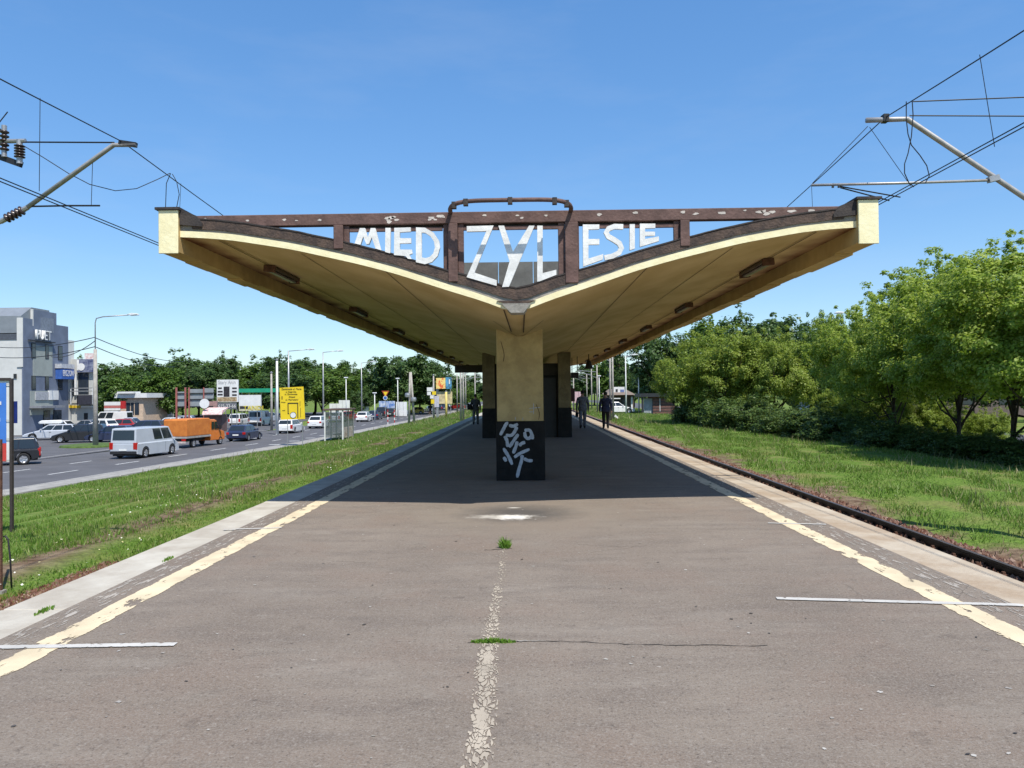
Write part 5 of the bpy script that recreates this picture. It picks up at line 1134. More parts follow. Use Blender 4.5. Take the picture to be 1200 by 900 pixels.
m = MB(); m.box(.146, .34, 4.25, 6.0, hz(469, BY), hz(457.5, BY)); m.build('sign_board', whitewall, gb)
m = MB(); m.box(.16, .9, 5.7, 8.2, hz(443, BY), hz(430, BY)); bs = m.build('sign_board', M('blue_sign', (.05, .13, .42), .5), gb)
m = MB(); m.box(.16, .95, 5.6, 8.2, hz(429.5, BY), hz(424, BY)); m.build('sign_board', M('pale_sign', (.5, .52, .56), .5), gb)
tx = text('ERSZON', whitewall, 1.0, gb); tx.location = (.92, 6.95, hz(436, BY)); tx.rotation_euler = (R(90), 0, R(90)); tx.scale = (.55, 1, 1)
tx = text('PUET', whitep, 1.55, gb, depth=.12); tx.location = (.45, 3.0, hz(391, BY)); tx.rotation_euler = (R(90), 0, R(90)); tx.scale = (.75, 1, 1)
m = MB(); m.box(.2, .5, .7, 5.2, hz(398.5, BY), hz(397.3, BY)); m.build('letter_rail', fr, gb)
m = MB(); m.box(.146, .16, 3.0, 5.4, hz(386, BY), hz(368, BY)); m.build('wall_panel', M('panel_light_edge', (.21, .24, .29), .6), gb)
m = MB(); m.box(-.9, -.55, -.09, -.064, hz(443.5, BY), hz(438, BY)); m.build('wall_lamp', fr, gb)
# neighbour building with balcony
NY = 92.0; nb = thing('shop_building', 'pale grey two storey building with dark balcony and roof billboard beside the office building', 'building', (vp(96, 500, NY).x, NY, RZ))
pw = M('pale_grey_wall', (.50, .50, .47), .85, 0, .06, .8, .03)
q0, q1 = vp(78, 421, NY), vp(111.5, 507, NY); o = Vector(nb.location); m = MB(); zt_ = q0.z - RZ
m.prism([(q0.x - o.x, 0, -.1), (q1.x - o.x, 0, -.1), (q1.x - o.x - 5.6, 9, -.1), (q0.x - o.x - 5.6, 9, -.1)], (0, 0, zt_ + .1)); m.build('wall', pw, nb)
for a in ((85, 89, 438, 464), (91.5, 104, 437, 462)):
    w_ = bx(*a, NY, .05, 'window', fr, nb, .03); 
    q0, q1 = vp(a[0] + .5, a[2] + .7, NY), vp(a[1] - .5, a[3] - .7, NY); m = MB(); o = nb.location; m.box(q0.x - o.x, q1.x - o.x, -.045, -.032, q1.z - o.z, q0.z - o.z); m.build('pane', winglass, w_)
bx(90, 108, 463, 474, NY - 1.0, .9, 'balcony', M('balcony_dark', (.035, .035, .05), .6), nb)
for py in (454.5, 458): bx(82, 108, py, py + .7, NY - 1.0, .06, 'balcony_rail', galv, nb)
for px in (82.5, 90.5, 107.5): bx(px, px + .7, 454.5, 474, NY - 1.0, .08, 'balcony_post', whitewall, nb)
bx(86.8, 89.2, 438, 463, NY - .3, .2, 'banner', whitewall, nb)
bx(81, 87, 475, 478, NY - .4, .35, 'sign_board', PY_, nb); bx(88, 93.5, 475, 478, NY - .4, .35, 'sign_board', PY_, nb); bx(94.5, 108, 475.5, 477.5, NY - .3, .2, 'sign_board', whitewall, nb)
bx(98.5, 103, 484, 496, NY, .05, 'door', fr, nb, .03)
rb = thing('roof_billboard', 'dark blue billboard with white disc on the roof of the pale grey building', 'billboard', (vp(101, 430, NY - .5).x, NY - .5, vp(101, 436, NY - .5).z))
bx(90, 111, 421, 436, NY - .5, .2, 'panel', M('navy_poster', (.05, .06, .14), .5, 0, .4, 2, 0, col2=(.22, .24, .32)), rb); bx(90, 92.5, 421.5, 434, NY - .55, .04, 'poster_strip', whitewall, rb); bx(99, 110, 414, 421, NY - .4, .15, 'top_emblem', M('pink_emblem', (.6, .4, .38), .6, 0, .3, 5, 0, col2=(.75, .72, .7)), rb)
m = MB(); o = Vector(rb.location); q0 = vp(95, 430, NY - .56) - o; m.lathe([(.001, -.01), (.45, -.01), (.45, .03), (.001, .03)], q0, 'Y', 14); m.build('poster_disc', whitewall, rb)
# petrol shop
PYY = 118.0; ps = thing('petrol_shop', 'low peach and white forecourt shop with flat white roof and red sign', 'building', (vp(155, 490, PYY).x, PYY, RZ))
pch = M('peach_wall', (.62, .47, .34), .8)
bx(141, 168, 466, 505, PYY, 8, 'wall', pch, ps); bx(134, 172, 461, 466, PYY - .5, 9, 'roof', whitewall, ps)
for a in ((148, 152.5, 472, 486), (153.5, 157, 472, 486), (158, 163, 472, 486)): w_ = bx(*a, PYY, .1, 'window', fr, ps, .04); q0, q1 = vp(a[0] + .4, a[2] + .6, PYY), vp(a[1] - .4, a[3] - .6, PYY); m = MB(); o = ps.location; m.box(q0.x - o.x, q1.x - o.x, -.06, -.045, q1.z - o.z, q0.z - o.z); m.build('pane', winglass, w_)
bx(137, 157, 459, 461, PYY - 1, 2, 'roof_vent', whitewall, ps)
rs = thing('price_sign', 'red and white banded sign board left of the peach forecourt shop', 'sign board', (vp(132, 490, PYY - 6).x, PYY - 6, RZ))
redm = M('sign_red', (.5, .03, .03), .5)
for a, mt in (((122, 141, 471, 475), whitewall), ((122, 141, 475.3, 478.2), M('sign_rose', (.5, .16, .14), .6)), ((122, 141, 478.6, 481), whitewall), ((122, 138, 482, 486), whitewall)): bx(*a, PYY - 6, .25, 'band', mt, rs)
bx(141.2, 146.5, 470, 479, PYY - 6, .3, 'band', redm, rs); bx(124, 125, 486, 506, PYY - 5.9, .2, 'leg', galv, rs); bx(139, 140, 486, 506, PYY - 5.9, .2, 'leg', galv, rs)
hs = thing('grey_house', 'small grey gabled house half hidden between the trees behind the forecourt shop', 'house', (vp(175, 470, 135).x, 135, RZ)); hz2 = vp(175, 452, 135).z - RZ
m = MB(); m.box(-1.6, 1.6, 0, 6, 0, hz2 - .8); m.build('wall', pw, hs); m = MB(); m.prism([(-1.8, -.2, hz2 - .8), (1.8, -.2, hz2 - .8), (.2, -.2, hz2 + 1.3), (-.2, -.2, hz2 + 1.3)], (0, 6.4, 0)); m.build('roof', greycon, hs); m = MB(); m.box(-.5, .5, -.05, 0, hz2 - 2.6, hz2 - 1.4); m.build('window', winglass, hs)
# billboards seen from behind
BBY = 88; bb = thing('billboard', 'grey back of a large billboard on red steel posts behind the orange truck', 'billboard', (vp(228, 500, BBY).x, BBY, RZ))
gp_ = M('billboard_back', (.30, .33, .34), .6, .2, .08, 1, .03); redp = M('red_post', (.42, .14, .12), .6)
for a in ((207.5, 216, 459, 467.6), (207.5, 216, 468.2, 476), (222, 237.5, 456, 461), (222, 237.5, 462, 476), (239, 250, 455, 460), (239, 250, 461, 467)): bx(*a, BBY, .12, 'panel', gp_, bb)
for a in ((205.6, 207.3), (216.2, 217.8), (220.6, 221.9), (238, 239)): bx(a[0], a[1], 454, 516, BBY - .25, .22, 'post', redp, bb)
for py in (460.6, 467.7, 476.2): bx(206, 249.5, py, py + .8, BBY - .10, .09, 'rail', fr, bb)
# flats poster billboard
AY = 92; ad = thing('billboard', 'white billboard with picture of flats and a phone number beside the red billboard posts', 'billboard', (vp(266, 500, AY).x, AY, RZ))
bx(254, 279, 445, 471, AY, .25, 'panel', whitewall, ad)
pic = M('poster_brown', (.22, .13, .05), .6, 0, .4, 3, 0, col2=(.5, .4, .25)); pdk = M('poster_dark', (.05, .045, .05), .6, 0, .3, 4, 0)
for a, mt in (((262, 269, 453, 465), pdk), ((255, 261, 458, 460), pdk), ((255, 261, 461.5, 463.5), pdk), ((272, 277.5, 454, 456), pdk), ((272, 277.5, 458, 460), pdk), ((272, 277.5, 462, 464), pdk), ((254.5, 277.5, 465.5, 470.5), pic), ((255.5, 260, 454, 456), pdk)): bx(*a, AY - .006, .004, 'poster_patch', mt, ad)
bx(254, 277, 472, 479.5, AY, .22, 'panel', M('phone_panel', (.16, .17, .19), .6), ad)
def sign_text(body, px, py, Y, size, mat, par, sx=1.0):
    o = Vector(par.location); t_ = text(body, mat, size, par, 'lettering', .006); face_cam(t_, vp(px, py, Y) - o); t_.scale = (sx, 1, 1); return t_
sign_text('Stary Anin', 266, 448, AY - .02, .62, M('pale_print', (.45, .45, .46), .7), ad, .82); sign_text('615-33-66', 266, 476, AY - .03, .62, whitep, ad, .85)
for px in (257, 264, 271, 277): bx(px, px + .8, 479.5, 512, AY + .05, .12, 'leg', galv, ad)
# pink awning stall, kiosk strips
st = thing('market_stall', 'small stall with pink striped awning and round white sign below the poster billboards', 'stall', (vp(252, 505, AY - 6).x, AY - 6, RZ))
pk = M('pink_awning', (.62, .32, .30), .7, 0, .2, 3, 0, col2=(.7, .6, .56))
m = MB(); o = Vector(st.location); a, b_ = vp(238, 481, AY - 6) - o, vp(261, 486, AY - 6) - o; m.prism([(a.x, 0, a.z), (a.x, 1.6, a.z + .3), (a.x, 1.6, a.z + .22), (a.x, -.3, b_.z), (a.x, -.3, b_.z + .1)], (b_.x - a.x, 0, 0)); m.build('awning', pk, st)
bx(239, 260, 486.2, 510, AY - 5.2, 1.5, 'booth', M('booth_brown', (.16, .1, .09), .7), st); bx(242, 254, 470, 481, AY - 4, .3, 'back_board', M('rose_board', (.35, .22, .2), .7), st)
m = MB(); q0 = vp(239.5, 473, AY - 6.2) - o; m.lathe([(.001, -.03), (.55, -.03), (.55, .05), (.001, .05)], q0, 'Y', 16); m.build('round_sign', whitewall, st)
# green canopy, white billboard
GY2 = 100; gc = thing('green_canopy', 'long bright green canopy on thin posts behind the white billboard', 'canopy', (vp(302, 500, GY2).x, GY2, RZ)); grn = M('green_sheet', (.02, .33, .18), .5, 0, .1, 1, .03)
bx(279, 326, 455.5, 459.5, GY2, 5, 'roof', grn, gc)
for px in (283, 291, 306, 322): bx(px, px + .7, 459.5, 505, GY2 + .3, .12, 'post', galv, gc)
wb2 = thing('billboard', 'plain white billboard with yellow lettering at its foot above the white minibus', 'billboard', (vp(292, 500, AY - 2).x, AY - 2, RZ))
bx(280, 305.5, 463, 475.5, AY - 2, .2, 'panel', whitewall, wb2); bx(280, 304.5, 475.7, 481.5, AY - 2, .22, 'panel', M('footer_panel', (.62, .60, .42), .6), wb2); bx(281, 290.5, 476, 479, AY - 2.02, .015, 'poster_patch', pdk, wb2)
sign_text('TANDI', 297, 478.3, AY - 2.03, .72, M('sign_yellow', (.75, .62, .05), .6), wb2, 1.1)
for px in (283, 301): bx(px, px + .8, 481.5, 512, AY - 1.9, .12, 'leg', galv, wb2)
# yellow detour board
DY = 58.5; yb = thing('detour_board', 'tall yellow detour board with black route diagram on two thin posts', 'road sign', (vp(345, 500, DY).x, DY, gz(vp(345, 500, DY).x, DY)))
ysg = M('sign_yellow_bright', (.78, .56, .02), .5, 0, .04, 2, 0); ink = M('sign_ink', (.02, .018, .015), .6)
o = Vector(yb.location); m = MB(); m.prism([vp(*q_, DY) - o for q_ in ((327.5, 454.5), (355.5, 453), (357.5, 491), (329, 492))], (0, .05, 0)); m.build('panel', ysg, yb)
for px in (336.5, 354): bx(px, px + .75, 491, 524, DY + .06, .06, 'post', galv, yb)
def mark(px0, px1, py0, py1): bx(px0, px1, py0, py1, DY - .012, .008, 'route_mark', ink, yb)
mark(337, 349.5, 472, 473.1); mark(337, 338.1, 473.2, 484.5); mark(348.4, 349.5, 473.2, 490); mark(330, 331, 464.3, 468); mark(351.3, 351.8, 470, 476); mark(352, 352.5, 478, 489); mark(337, 339, 484.4, 485.2)
m = MB(); q0 = vp(343.5, 486.5, DY - .02) - o; m.lathe([(.001, -.006), (.21, -.006), (.21, .01), (.001, .01)], q0, 'Y', 18); m.build('route_disc', whitewall, yb); m = MB(); m.lathe([(.001, .004), (.25, .004), (.25, .012), (.001, .012)], q0, 'Y', 18); m.build('route_disc_ring', ink, yb)
for bd, px, py, sz, sx in (('Zamkniecie ul. Marsa', 341.5, 456, .20, .9), ('ul. Zegariska', 341, 459.2, .16, 1), ('ul. Zwolenska', 341, 462, .16, 1.1), ('Objazd', 342, 465.2, .17, 1), ('ul. Patriotow', 342, 468.4, .17, 1.1), ('Wawer', 332, 471.5, .12, 1), ('Anin', 332.5, 481, .12, 1)): sign_text(bd, px, py, DY - .012, sz, ink, yb, sx)
# bus shelter
SY = 64; sx0 = vp(402, 500, SY).x; sh = thing('bus_shelter', 'glass bus shelter with flat brown roof beside the pavement', 'bus shelter', (sx0, SY, gz(sx0, SY)))
o = Vector(sh.location); xa, xb, xm = vp(380, 500, SY).x - o.x, vp(424, 500, SY + 4).x - o.x, vp(403, 500, SY).x - o.x; ht = vp(400, 481, SY).z - o.z
brf = M('shelter_roof', (.12, .075, .055), .6); gls = M('shelter_glass', (.12, .15, .14), .08, 0, .1, 2, 0, spec=.6); gls.node_tree.nodes['Principled BSDF'].inputs['Alpha'].default_value = .45
m = MB(); m.box(xa - .1, xa + 1.75, -.1, 4.1, ht, ht + .14); chamfer(m.build('roof', brf, sh), .02)
for x_ in (xa + .05, xa + 1.55):
    for y_ in (.02, 2.0, 3.9):
        m = MB(); m.box(x_ - .05, x_ + .05, y_ - .05, y_ + .05, -.3, ht); m.build('post', whitewall if y_ < 1 else galv, sh)
for x0, x1, y0, y1 in ((xa + .11, xa + 1.49, .0, .03), (xa + 1.53, xa + 1.56, .08, 1.94), (xa + 1.53, xa + 1.56, 2.06, 3.84)):
    m = MB(); m.box(x0, x1, y0, y1, .25, ht - .15); m.build('glass_pane', gls, sh)
post_m = M('shelter_poster', (.28, .2, .15), .7, 0, .4, 3, 0, col2=(.5, .45, .4))
for y0 in (.3, 1.0, 2.3, 3.0):
    m = MB(); m.box(xa + 1.565, xa + 1.58, y0, y0 + .55, .2, 1.1); m.build('poster', post_m, sh)
m = MB(); m.box(xa + .5, xa + 1.4, 1.0, 3.0, .42, .48); m.build('bench', brownwood, sh)
for y_ in (1.2, 2.8):
    m = MB(); m.box(xa + .9, xa + 1.0, y_ - .04, y_ + .04, -.3, .42); m.build('bench_leg', galv, sh)
# give-way sign
VY = 92; gwx = vp(451.5, 480, VY); gs = thing('give_way_sign', 'yellow give-way triangle above a blue round arrow sign at the junction', 'road sign', (gwx.x, VY, RZ)); o = Vector(gs.location)
bx(451.2, 452, 462, 488, VY, .08, 'post', galv, gs); m = MB(); m.prism([vp(*q_, VY - .05) - o for q_ in ((447.2, 458), (456.2, 458), (451.7, 466))], (0, .03, 0)); m.build('triangle', M('sign_red_rim', (.35, .05, .02), .5), gs)
m = MB(); m.prism([vp(*q_, VY - .06) - o for q_ in ((449, 459.2), (454.4, 459.2), (451.7, 464))], (0, .005, 0)); m.build('triangle_face', ysg, gs)
m = MB(); q0 = vp(451.5, 466.3, VY - .05) - o; m.lathe([(.001, -.01), (.26, -.01), (.26, .02), (.001, .02)], q0, 'Y', 16); m.build('disc', whitewall, gs); m = MB(); m.lathe([(.001, -.018), (.2, -.018), (.2, -.012), (.001, -.012)], q0, 'Y', 16); m.build('disc_face', M('sign_blue', (.04, .14, .45), .5), gs)
# striped posts
for px, py, lb in ((454.5, 497.5, 'red and white striped post near the dark green car'), (462.3, 498.5, 'white striped post beside the dark green car on the verge')):
    q = gp(px, py, RZ + .1); t = thing('striped_post', lb, 'post', (q.x, q.y, q.z)); h = vp(px, 480, q.y).z - q.z
    for i in range(6):
        m = MB(); m.tube([(0, 0, h * i / 6), (0, 0, h * (i + .98) / 6)], .06, 8); m.build('band', whitewall if i % 2 == 0 else redm, t)
# pale walls / hoardings behind the junction
for (px0, px1, py0, py1, Y, mt, lb) in ((386, 398, 473, 480, 141, whitewall, 'low white hoarding behind the bus shelter roof'), (397, 410, 469, 481, 140, whitewall, 'taller white hoarding behind the bus shelter roof'), (423, 432, 471, 480, 142, whitewall, 'white hoarding between the bus shelter and the give-way sign'), (444, 463, 470, 482, 140.5, M('blue_hoarding', (.05, .16, .45), .6, 0, .4, 1.2, 0, col2=(.55, .6, .66)), 'blue and white painted hoarding behind the give-way sign'), (464, 477, 471, 484, 139.5, whitewall, 'white graffiti wall between the hoarding and the leaning poles')):
    q = vp((px0 + px1) / 2, py1, Y); t = thing('hoarding', lb, 'hoarding', (q.x, Y, RZ)); n = max(2, int((px1 - px0) / 4))
    for i in range(n):
        a = px0 + (px1 - px0) * i / n; b_ = px0 + (px1 - px0) * (i + 1) / n - .12; bx(a, b_, py0, 487.5, Y + .02 * (i % 2), .15, 'panel', mt, t)
# petrol price pylon and billboard at junction
JY = 108; jb = thing('billboard', 'bright red and yellow advertising billboard with blue end panel at the junction', 'billboard', (vp(520, 480, JY).x, JY, RZ))
bx(511, 522, 443, 455.5, JY, .3, 'panel', M('poster_fire', (.7, .12, .04), .6, 0, .4, 1.1, 0, col2=(.8, .62, .2), pos=(.48, .56)), jb); bx(522.2, 529, 442, 455.5, JY, .3, 'panel', M('poster_blue', (.12, .38, .6), .6, 0, .3, 1.5, 0), jb); bx(526, 527.3, 444.5, 450, JY - .02, .015, 'poster_patch', whitewall, jb)
bx(512, 530, 459, 473, JY + .4, .2, 'panel', M('poster_cream', (.7, .58, .33), .6, 0, .2, 1.2, 0), jb); bx(511, 514, 455.7, 494, JY + .7, .25, 'leg', galv, jb); bx(527.5, 528.5, 455.7, 494, JY + .7, .25, 'leg', galv, jb)
yp = thing('yellow_post', 'stout yellow post before the junction billboard', 'post', (vp(523, 487, JY - 20).x, JY - 20, gz(vp(523, 487, JY - 20).x, JY - 20)))
h = vp(523, 459, JY - 20).z - yp.location.z; m = MB(); m.tube([(0, 0, -.2), (0, 0, h)], .14, 10); m.build('shaft', M('yellow_steel', (.72, .56, .16), .5), yp, True); m = MB(); m.lathe([(.14, h), (.17, h + .03), (.05, h + .1)], n=10); m.build('cap', galv, yp)
js = thing('small_sign_cluster', 'cluster of white and yellow direction plates on the junction pole', 'road sign', (vp(504, 470, JY - 4).x, JY - 4, RZ))
for a, mt in (((500.3, 507, 454, 458.5), whitewall), ((500.5, 506.5, 459.2, 463), whitewall), ((505, 511, 458.6, 462.6), ysg), ((504, 508, 463.3, 467), whitewall), ((505, 509, 468, 473), ysg), ((509.2, 514.5, 464, 477), M('lilac_board', (.55, .53, .6), .6))): bx(*a, JY - 4, .08, 'plate', mt, js)
bx(506.6, 507.3, 452, 489, JY - 3.9, .1, 'post', galv, js)

# ------------------------------------------------------------------ notice board near the track (road side)
NYb = 16.3; nbx = vp(14, 600, NYb).x; no = thing('notice_board', 'blue and red notice board in brown steel frame on the grass bank', 'notice board', (nbx, NYb, gz(nbx, NYb))); o = Vector(no.location)
frb = M('brown_frame', (.055, .042, .04), .6)
def nbox(px0, px1, py0, py1, dy0, dy1, name, mat, par=no):
    a, b_ = vp(px0, py0, NYb), vp(px1, py1, NYb); m = MB(); m.box(a.x - o.x, b_.x - o.x, dy0, dy1, b_.z - o.z, a.z - o.z); return m.build(name, mat, par)
nbox(12, 15.4, 443.5, 640, -.03, .03, 'post', frb); nbox(-70, -66.6, 443.5, 640, -.03, .03, 'post', frb); nbox(-66.4, 11.8, 443.6, 446, -.03, .03, 'top_rail', frb)
nbox(-64, 10.8, 446.6, 541, .0, .012, 'backing', whitewall); nbox(-62, 7.6, 449.5, 519.5, -.012, -.001, 'blue_panel', M('notice_blue', (.06, .20, .62), .45, 0, .06, 1.5, 0)); nbox(-62, 7.6, 520, 540.5, -.012, -.001, 'red_panel', M('notice_red', (.58, .06, .05), .45, 0, .06, 1.5, 0))
nbox(-6, 2, 470.5, 474.5, -.02, -.013, 'print_patch', whitewall); nbox(-20, .6, 490, 494, -.02, -.013, 'print_patch', whitewall)
for py in (450, 492, 514, 539): nbox(7.8, 12, py, py + .6, -.028, -.02, 'bracket', galv)
pb = thing('small_blue_sign', 'small dark blue sign with orange figure fixed behind the notice board post', 'sign', (vp(14, 483, NYb + .08).x, NYb + .08, vp(14, 497, NYb + .08).z)); o = Vector(pb.location); navy = M('sign_navy', (.02, .04, .22), .45)
a, b_ = vp(8, 470.3, NYb + .08), vp(20, 496, NYb + .08); m = MB(); m.box(a.x - o.x, b_.x - o.x, 0, .015, b_.z - o.z, a.z - o.z); m.build('panel', navy, pb)
a, b_ = vp(8.4, 476, NYb + .08), vp(11.6, 486, NYb + .08); m = MB(); m.prism([(a.x - o.x, -.004, b_.z - o.z), (b_.x - o.x, -.004, b_.z - o.z), (b_.x - o.x - .01, -.004, a.z - o.z - .06), ((a.x + b_.x) / 2 - o.x, -.004, a.z - o.z)], (0, .003, 0)); m.build('figure', M('sign_orange', (.7, .33, .04), .5), pb)
q = gp(1, 690, -.96); rp_ = thing('rusty_post', 'rusty steel post at the grass edge beside the pale platform edge', 'post', (q.x, q.y, -1.0)); m = MB(); m.box(-.016, .016, -.016, .016, -.2, 2.1); m.build('shaft', rustst, rp_); m = MB(); m.box(-.05, .05, -.05, .05, -.15, .02); m.build('foot', greycon, rp_)
q = gp(14, 687, -.97); br = MB(); br.tube([(q.x, q.y, -1.1), (vp(12, 655, q.y) + Vector((0, 0, 0))), vp(9.5, 632, q.y), vp(6, 628, q.y), vp(4, 629, q.y)], .012, 6); tag(br.build('bent_rod', plastic, None, True), 'thin bent dark rod standing in the grass beside the rusty post', 'rod')

# ------------------------------------------------------------------ right side buildings
KYY = 97; hut = thing('brick_hut', 'small brown trackside hut with flat black roof and pale door below the round trees', 'hut', (vp(770, 487, KYY).x, KYY, gz(vp(770, 487, KYY).x, KYY))); brk = M('brown_boards', (.17, .085, .07), .85, 0, .2, 3, .08)
bx(765, 791, 465, 490, KYY, 4, 'wall', brk, hut); bx(751, 794, 461, 464.8, KYY - .6, 5.5, 'roof', fr, hut); bx(754.5, 764.8, 467, 489, KYY + .3, .2, 'door', M('pale_door', (.33, .37, .40), .5), hut); bx(752, 754.3, 464.9, 490, KYY - .4, .3, 'post', fr, hut); bx(773, 773.8, 467, 482, KYY - .05, .04, 'downpipe', whitewall, hut)
for i in range(6): bx(765.2 + .01 * i, 790.8, 467 + i * 3.6, 467.5 + i * 3.6, KYY - .02, .015, 'board_joint', fr, hut)
shp = thing('low_shop', 'low brown shop with dark windows and white roof sign across the grass', 'building', (vp(727, 470, 125).x, 125, -2.1))
bx(712, 743, 463, 482, 125, 7, 'wall', M('shop_brown', (.10, .075, .06), .8), shp); m = MB(); o = Vector(shp.location); a, b_ = vp(708, 463, 125) - o, vp(744, 459, 125) - o
m.prism([(a.x, -1.2, a.z), (b_.x, -1.2, a.z), (b_.x - 1, 2, b_.z + .3), (a.x + 1.5, 2, b_.z + .3)], (0, 5, .2)); m.build('roof', M('shop_roof', (.22, .17, .13), .8), shp); bx(719, 732, 453.5, 461, 125.5, .3, 'roof_sign', whitewall, shp); bx(721.5, 724, 456, 459, 125.45, .04, 'emblem', fr, shp); bx(727, 731.5, 456.5, 459.5, 125.45, .04, 'emblem', M('sign_blue2', (.15, .2, .4), .5), shp)
for a in ((714, 719), (721, 726), (728, 733)): bx(a[0], a[1], 466, 478, 124.95, .04, 'window', winglass, shp)
bx(711.5, 727, 466.5, 467.5, 123.5, .2, 'fascia', whitewall, shp); bx(739.5, 741.5, 465, 480, 124.6, .3, 'pier', whitewall, shp)
pkh = thing('pink_hoarding', 'pale pink hoarding at the platform end beside the walkers', 'hoarding', (vp(677, 470, 150).x, 150, -1.1)); bx(670, 678, 459, 472, 150, .2, 'panel', M('pink_panel', (.62, .42, .45), .6), pkh); bx(678.1, 683, 459, 472, 150, .2, 'panel', M('pink_panel_b', (.58, .40, .44), .6), pkh); bx(671, 671.6, 472, 480, 150, .2, 'leg', galv, pkh); bx(682, 682.6, 472, 480, 150, .2, 'leg', galv, pkh)
wl = thing('grey_wall', 'pale grey concrete panel wall across the road seen below the trees', 'wall', (40, 95, -2.2))
for i in range(8):
    m = MB(); m.box(1.5, 1.7, -8 + i * 3, -5.04 + i * 3, 0, 2.0); m.build('panel', pw, wl)
for px0, px1, py, Y, lb, mt in ((1040, 1330, 452, 105, 'long dim brown building across the road behind the tree trunks', M('dim_brown', (.14, .11, .1), .8)), (955, 1035, 455, 125, 'low white building seen through gaps in the trees', whitewall)):
    q = vp((px0 + px1) / 2, py, Y); t = thing('roadside_building', lb, 'building', (q.x, Y, -2.2)); bx(px0, px1, py, 500, Y, 8, 'wall', mt, t); bx(px0 - 2, px1 + 2, py - 3, py - .1, Y - .5, 9, 'roof', fr, t)
    for i in range(5): a = px0 + (px1 - px0) * (i + .25) / 5; bx(a, a + (px1 - px0) * .1, py + 8, py + 22, Y - .05, .04, 'window', winglass, t)
# little white track sign
q = gp(722, 496, -.98); ts = thing('track_sign', 'tiny white plate on a short stake in the grass beside the rail', 'sign', (q.x, q.y, -1.0)); m = MB(); m.tube([(0, 0, -.1), (0, 0, .55)], .03, 6); m.build('stake', rustst, ts); m = MB(); m.prism([(-.16, -.04, .62), (.16, -.04, .42), (.18, -.04, .56), (-.05, -.04, .78)], (0, .02, 0)); m.build('plate', whitewall, ts)

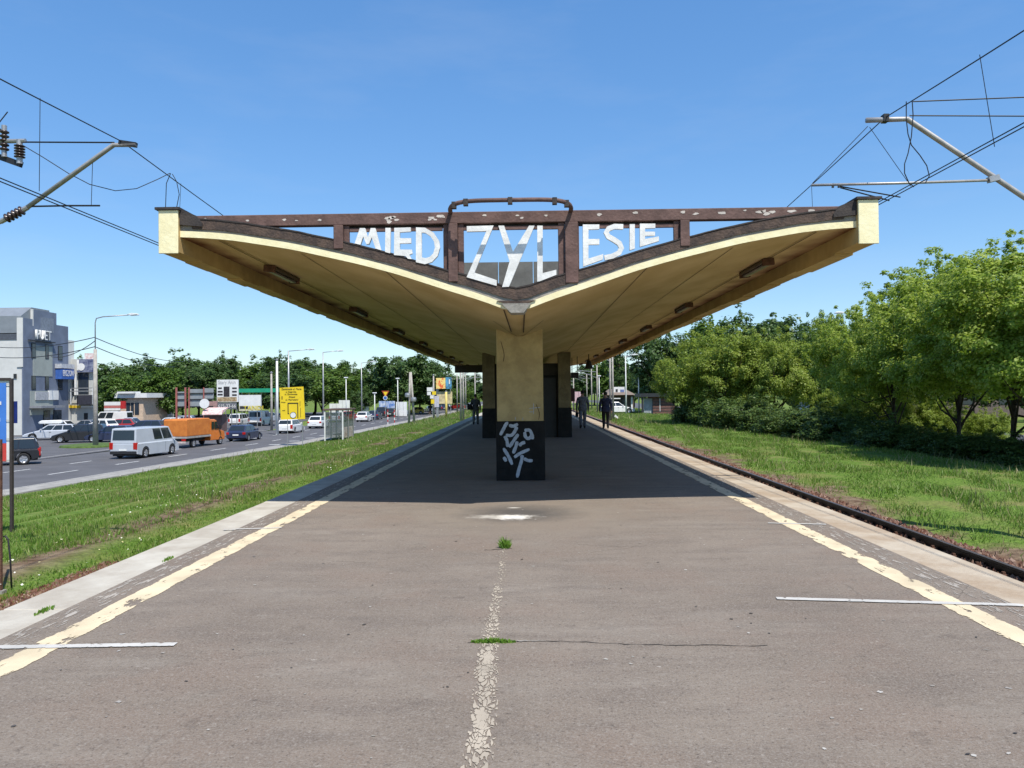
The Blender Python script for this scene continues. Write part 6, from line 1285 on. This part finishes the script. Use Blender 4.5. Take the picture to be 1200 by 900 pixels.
# ------------------------------------------------------------------ people
def person(label, pos, h, rot, top, legs, shoes, hair, stride=.1, arm=(.05, .05), lean=0, knee=1.0, sleeve=True):
    """figure facing +Y in its own frame; one continuous skinned body"""
    V = []; E = []; Rr = []; Z = []
    def add(p_, r, par=None, z=None):
        V.append(Vector(p_)); Rr.append(r if isinstance(r, tuple) else (r, r)); i = len(V) - 1
        if par is not None: E.append((par, i)); Z.append(z)
        return i
    pel = add((0, 0, .95), (.185, .13)); wa = add((0, .01, 1.10), (.185, .13), pel, 't'); ch = add((0, .0, 1.30), (.21, .14), wa, 't'); sh_ = add((0, -.01, 1.43), (.19, .105), ch, 't')
    nk = add((0, .0, 1.51), .055, sh_, 's'); hd0 = add((0, .015, 1.58), (.072, .085), nk, 's'); hd1 = add((0, .015, 1.68), (.078, .095), hd0, 's'); hd2 = add((0, .005, 1.735), (.055, .07), hd1, 's')
    add((0, .118, 1.615), .016, hd0, 's')
    for sd in (-1, 1): add((sd * .088, 0, 1.63), .018, hd1, 's')
    for k_, sd in enumerate((-1, 1)):
        st = stride * sd
        hip = add((sd * .095, 0, .88), (.12, .12), pel, 'l'); kn = add((sd * .10, st * .55 + .02 * knee, .49), .085, hip, 'l'); an = add((sd * .10, st - (.06 if st < 0 else 0), .09 + (.05 if st < 0 else 0)), .062, kn, 'l')
        hl = add((sd * .10, st - .05 - (.05 if st < 0 else 0), .045 + (.05 if st < 0 else 0)), .042, an, 'f'); add((sd * .12, st + .15, .035), (.042, .032), an, 'f')
        sp_ = add((sd * .20, -.01, 1.40), .085, sh_, 't'); a = arm[k_]
        el = add((sd * .27, -.03 + a * .4, 1.13), .066, sp_, 't'); wr = add((sd * .275, .04 + a, .89), .046, el, 't' if sleeve else 's')
        pa = add((sd * .275, .06 + a * 1.1, .82), (.022, .042), wr, 's')
        for fi, (dy, ln) in enumerate(((.03, .075), (.01, .088), (-.01, .082), (-.03, .065))):
            f1 = add((sd * .275, .065 + a * 1.1 + dy, .775), .010, pa, 's'); add((sd * (.275 - .014), .075 + a * 1.1 + dy, .775 - ln * .6), .008, f1, 's')
        th = add((sd * .26, .105 + a * 1.1, .815), .011, pa, 's'); add((sd * .253, .118 + a * 1.1, .775), .009, th, 's')
    if lean:
        for v_ in V:
            if v_.z > .95: v_.y += (v_.z - .95) * lean
    me = bpy.data.meshes.new('body'); me.from_pydata([tuple(v_) for v_ in V], E, [])
    o = bpy.data.objects.new('tmp', me); COL.objects.link(o); md = o.modifiers.new('s', 'SKIN'); md.use_smooth_shade = True
    for i, r in enumerate(Rr): me.skin_vertices[0].data[i].radius = r; me.skin_vertices[0].data[i].use_root = (i == 0)
    o.modifiers.new('u', 'SUBSURF').render_levels = 1; o.modifiers['u'].levels = 1
    bpy.context.view_layer.update(); dm = bpy.data.meshes.new_from_object(o.evaluated_get(bpy.context.evaluated_depsgraph_get())); bpy.data.objects.remove(o)
    dm.materials.clear()
    for m_ in (top, legs, shoes, skin): dm.materials.append(m_)
    idx = {'t': 0, 'l': 1, 'f': 2, 's': 3}; A = np.array([V[a] for a, b in E]); B_ = np.array([V[b] for a, b in E]); D = B_ - A; LL = (D ** 2).sum(1)
    for p_ in dm.polygons:
        c_ = np.array(p_.center); tt = np.clip(((c_ - A) * D).sum(1) / LL, 0, 1); q_ = A + D * tt[:, None]; p_.material_index = idx[Z[int(((c_ - q_) ** 2).sum(1).argmin())]]
        if p_.material_index == 0 and c_[2] < .93 and abs(c_[0]) < .19: p_.material_index = 1
        p_.use_smooth = True
    t = thing('person', label, 'person', pos, rot); t.scale = (h / 1.79,) * 3; link('body', dm, t)
    m = MB(); pr = []
    for i in range(7): a_ = i / 6 * math.pi * .66; pr.append((.092 * math.sin(a_) * (1 if i < 5 else .93) + .001, 1.685 + .112 * math.cos(a_)))
    m.lathe(pr, (0, -.014 + (.72 * lean if lean else 0), 0), n=14); m.build('hair', hair, t, True)
    # shirt or jacket hem
    m = MB(); m.lathe([(.20, .84), (.215, .88), (.21, 1.0), (.19, 1.08)], n=16); hm = m.build('jacket_hem', top, t, True); hm.scale = (1, .72, 1)
    return t
drk = M('dark_grey_jacket', (.07, .07, .072), .85, 0, .15, 20, .05); chk = M('grey_check_shirt', (.24, .25, .28), .85, 0, .35, 30, .03); nvy = M('navy_jacket', (.03, .035, .075), .85, 0, .15, 20, .05)
jean = M('grey_jeans', (.15, .17, .21), .9, 0, .15, 20, .05); blk = M('black_trousers', (.012, .012, .014), .9, 0, .15, 20, .05); shoe = M('dark_shoes', (.02, .018, .016), .6); hrd = M('dark_hair', (.012, .010, .009), .7)
q = gp(557.5, 498, 0); person('person in dark grey clothes walking away along the road side of the platform', q, 1.68, -.05, drk, M('grey_trousers', (.12, .12, .11), .9, 0, .15, 20, .05), shoe, hrd, .16, (.10, -.06)); p1 = q
q = gp(683, 502.5, 0); person('person in grey checked shirt and jeans walking away beside the yellow pillar', q, 1.80, .03, chk, jean, shoe, hrd, .15, (-.02, .06)); p2 = q
q = gp(710, 503, 0); person('person in navy jacket and black trousers walking away near the platform edge', q, 1.72, -.06, nvy, blk, shoe, hrd, .12, (.03, -.02)); p3 = q
def bag(label, p_, w_, d_, h_, z, strap):
    t = thing('bag', label, 'bag', (p_[0], p_[1], z)); m = MB(); m.prism([(-w_ / 2, -d_ / 2, .03), (w_ / 2, -d_ / 2, .03), (w_ / 2 * 1.05, -d_ / 2, h_ * .55), (w_ / 2 * .8, -d_ / 2, h_), (-w_ / 2 * .8, -d_ / 2, h_), (-w_ / 2 * 1.05, -d_ / 2, h_ * .55)], (0, d_, 0)); chamfer(m.build('pouch', blk, t), .04, 2)
    m = MB(); m.tube([(-w_ * .35, 0, h_ - .02), (strap[0] * .6 - w_ * .1, 0, h_ + strap[1] * .7), (strap[0], 0, h_ + strap[1]), (strap[0] * .6 + w_ * .2, 0, h_ + strap[1] * .6), (w_ * .35, 0, h_ - .02)], .014, 6); m.build('strap', blk, t)
bag('black shoulder bag hanging at the side of the person on the road side', (p1.x - .31, p1.y - .05), .26, .32, .34, .80, (.16, .28))
bag('black bag carried in the hand of the person in checked shirt', (p2.x - .27, p2.y), .12, .34, .28, .52, (.0, .14))
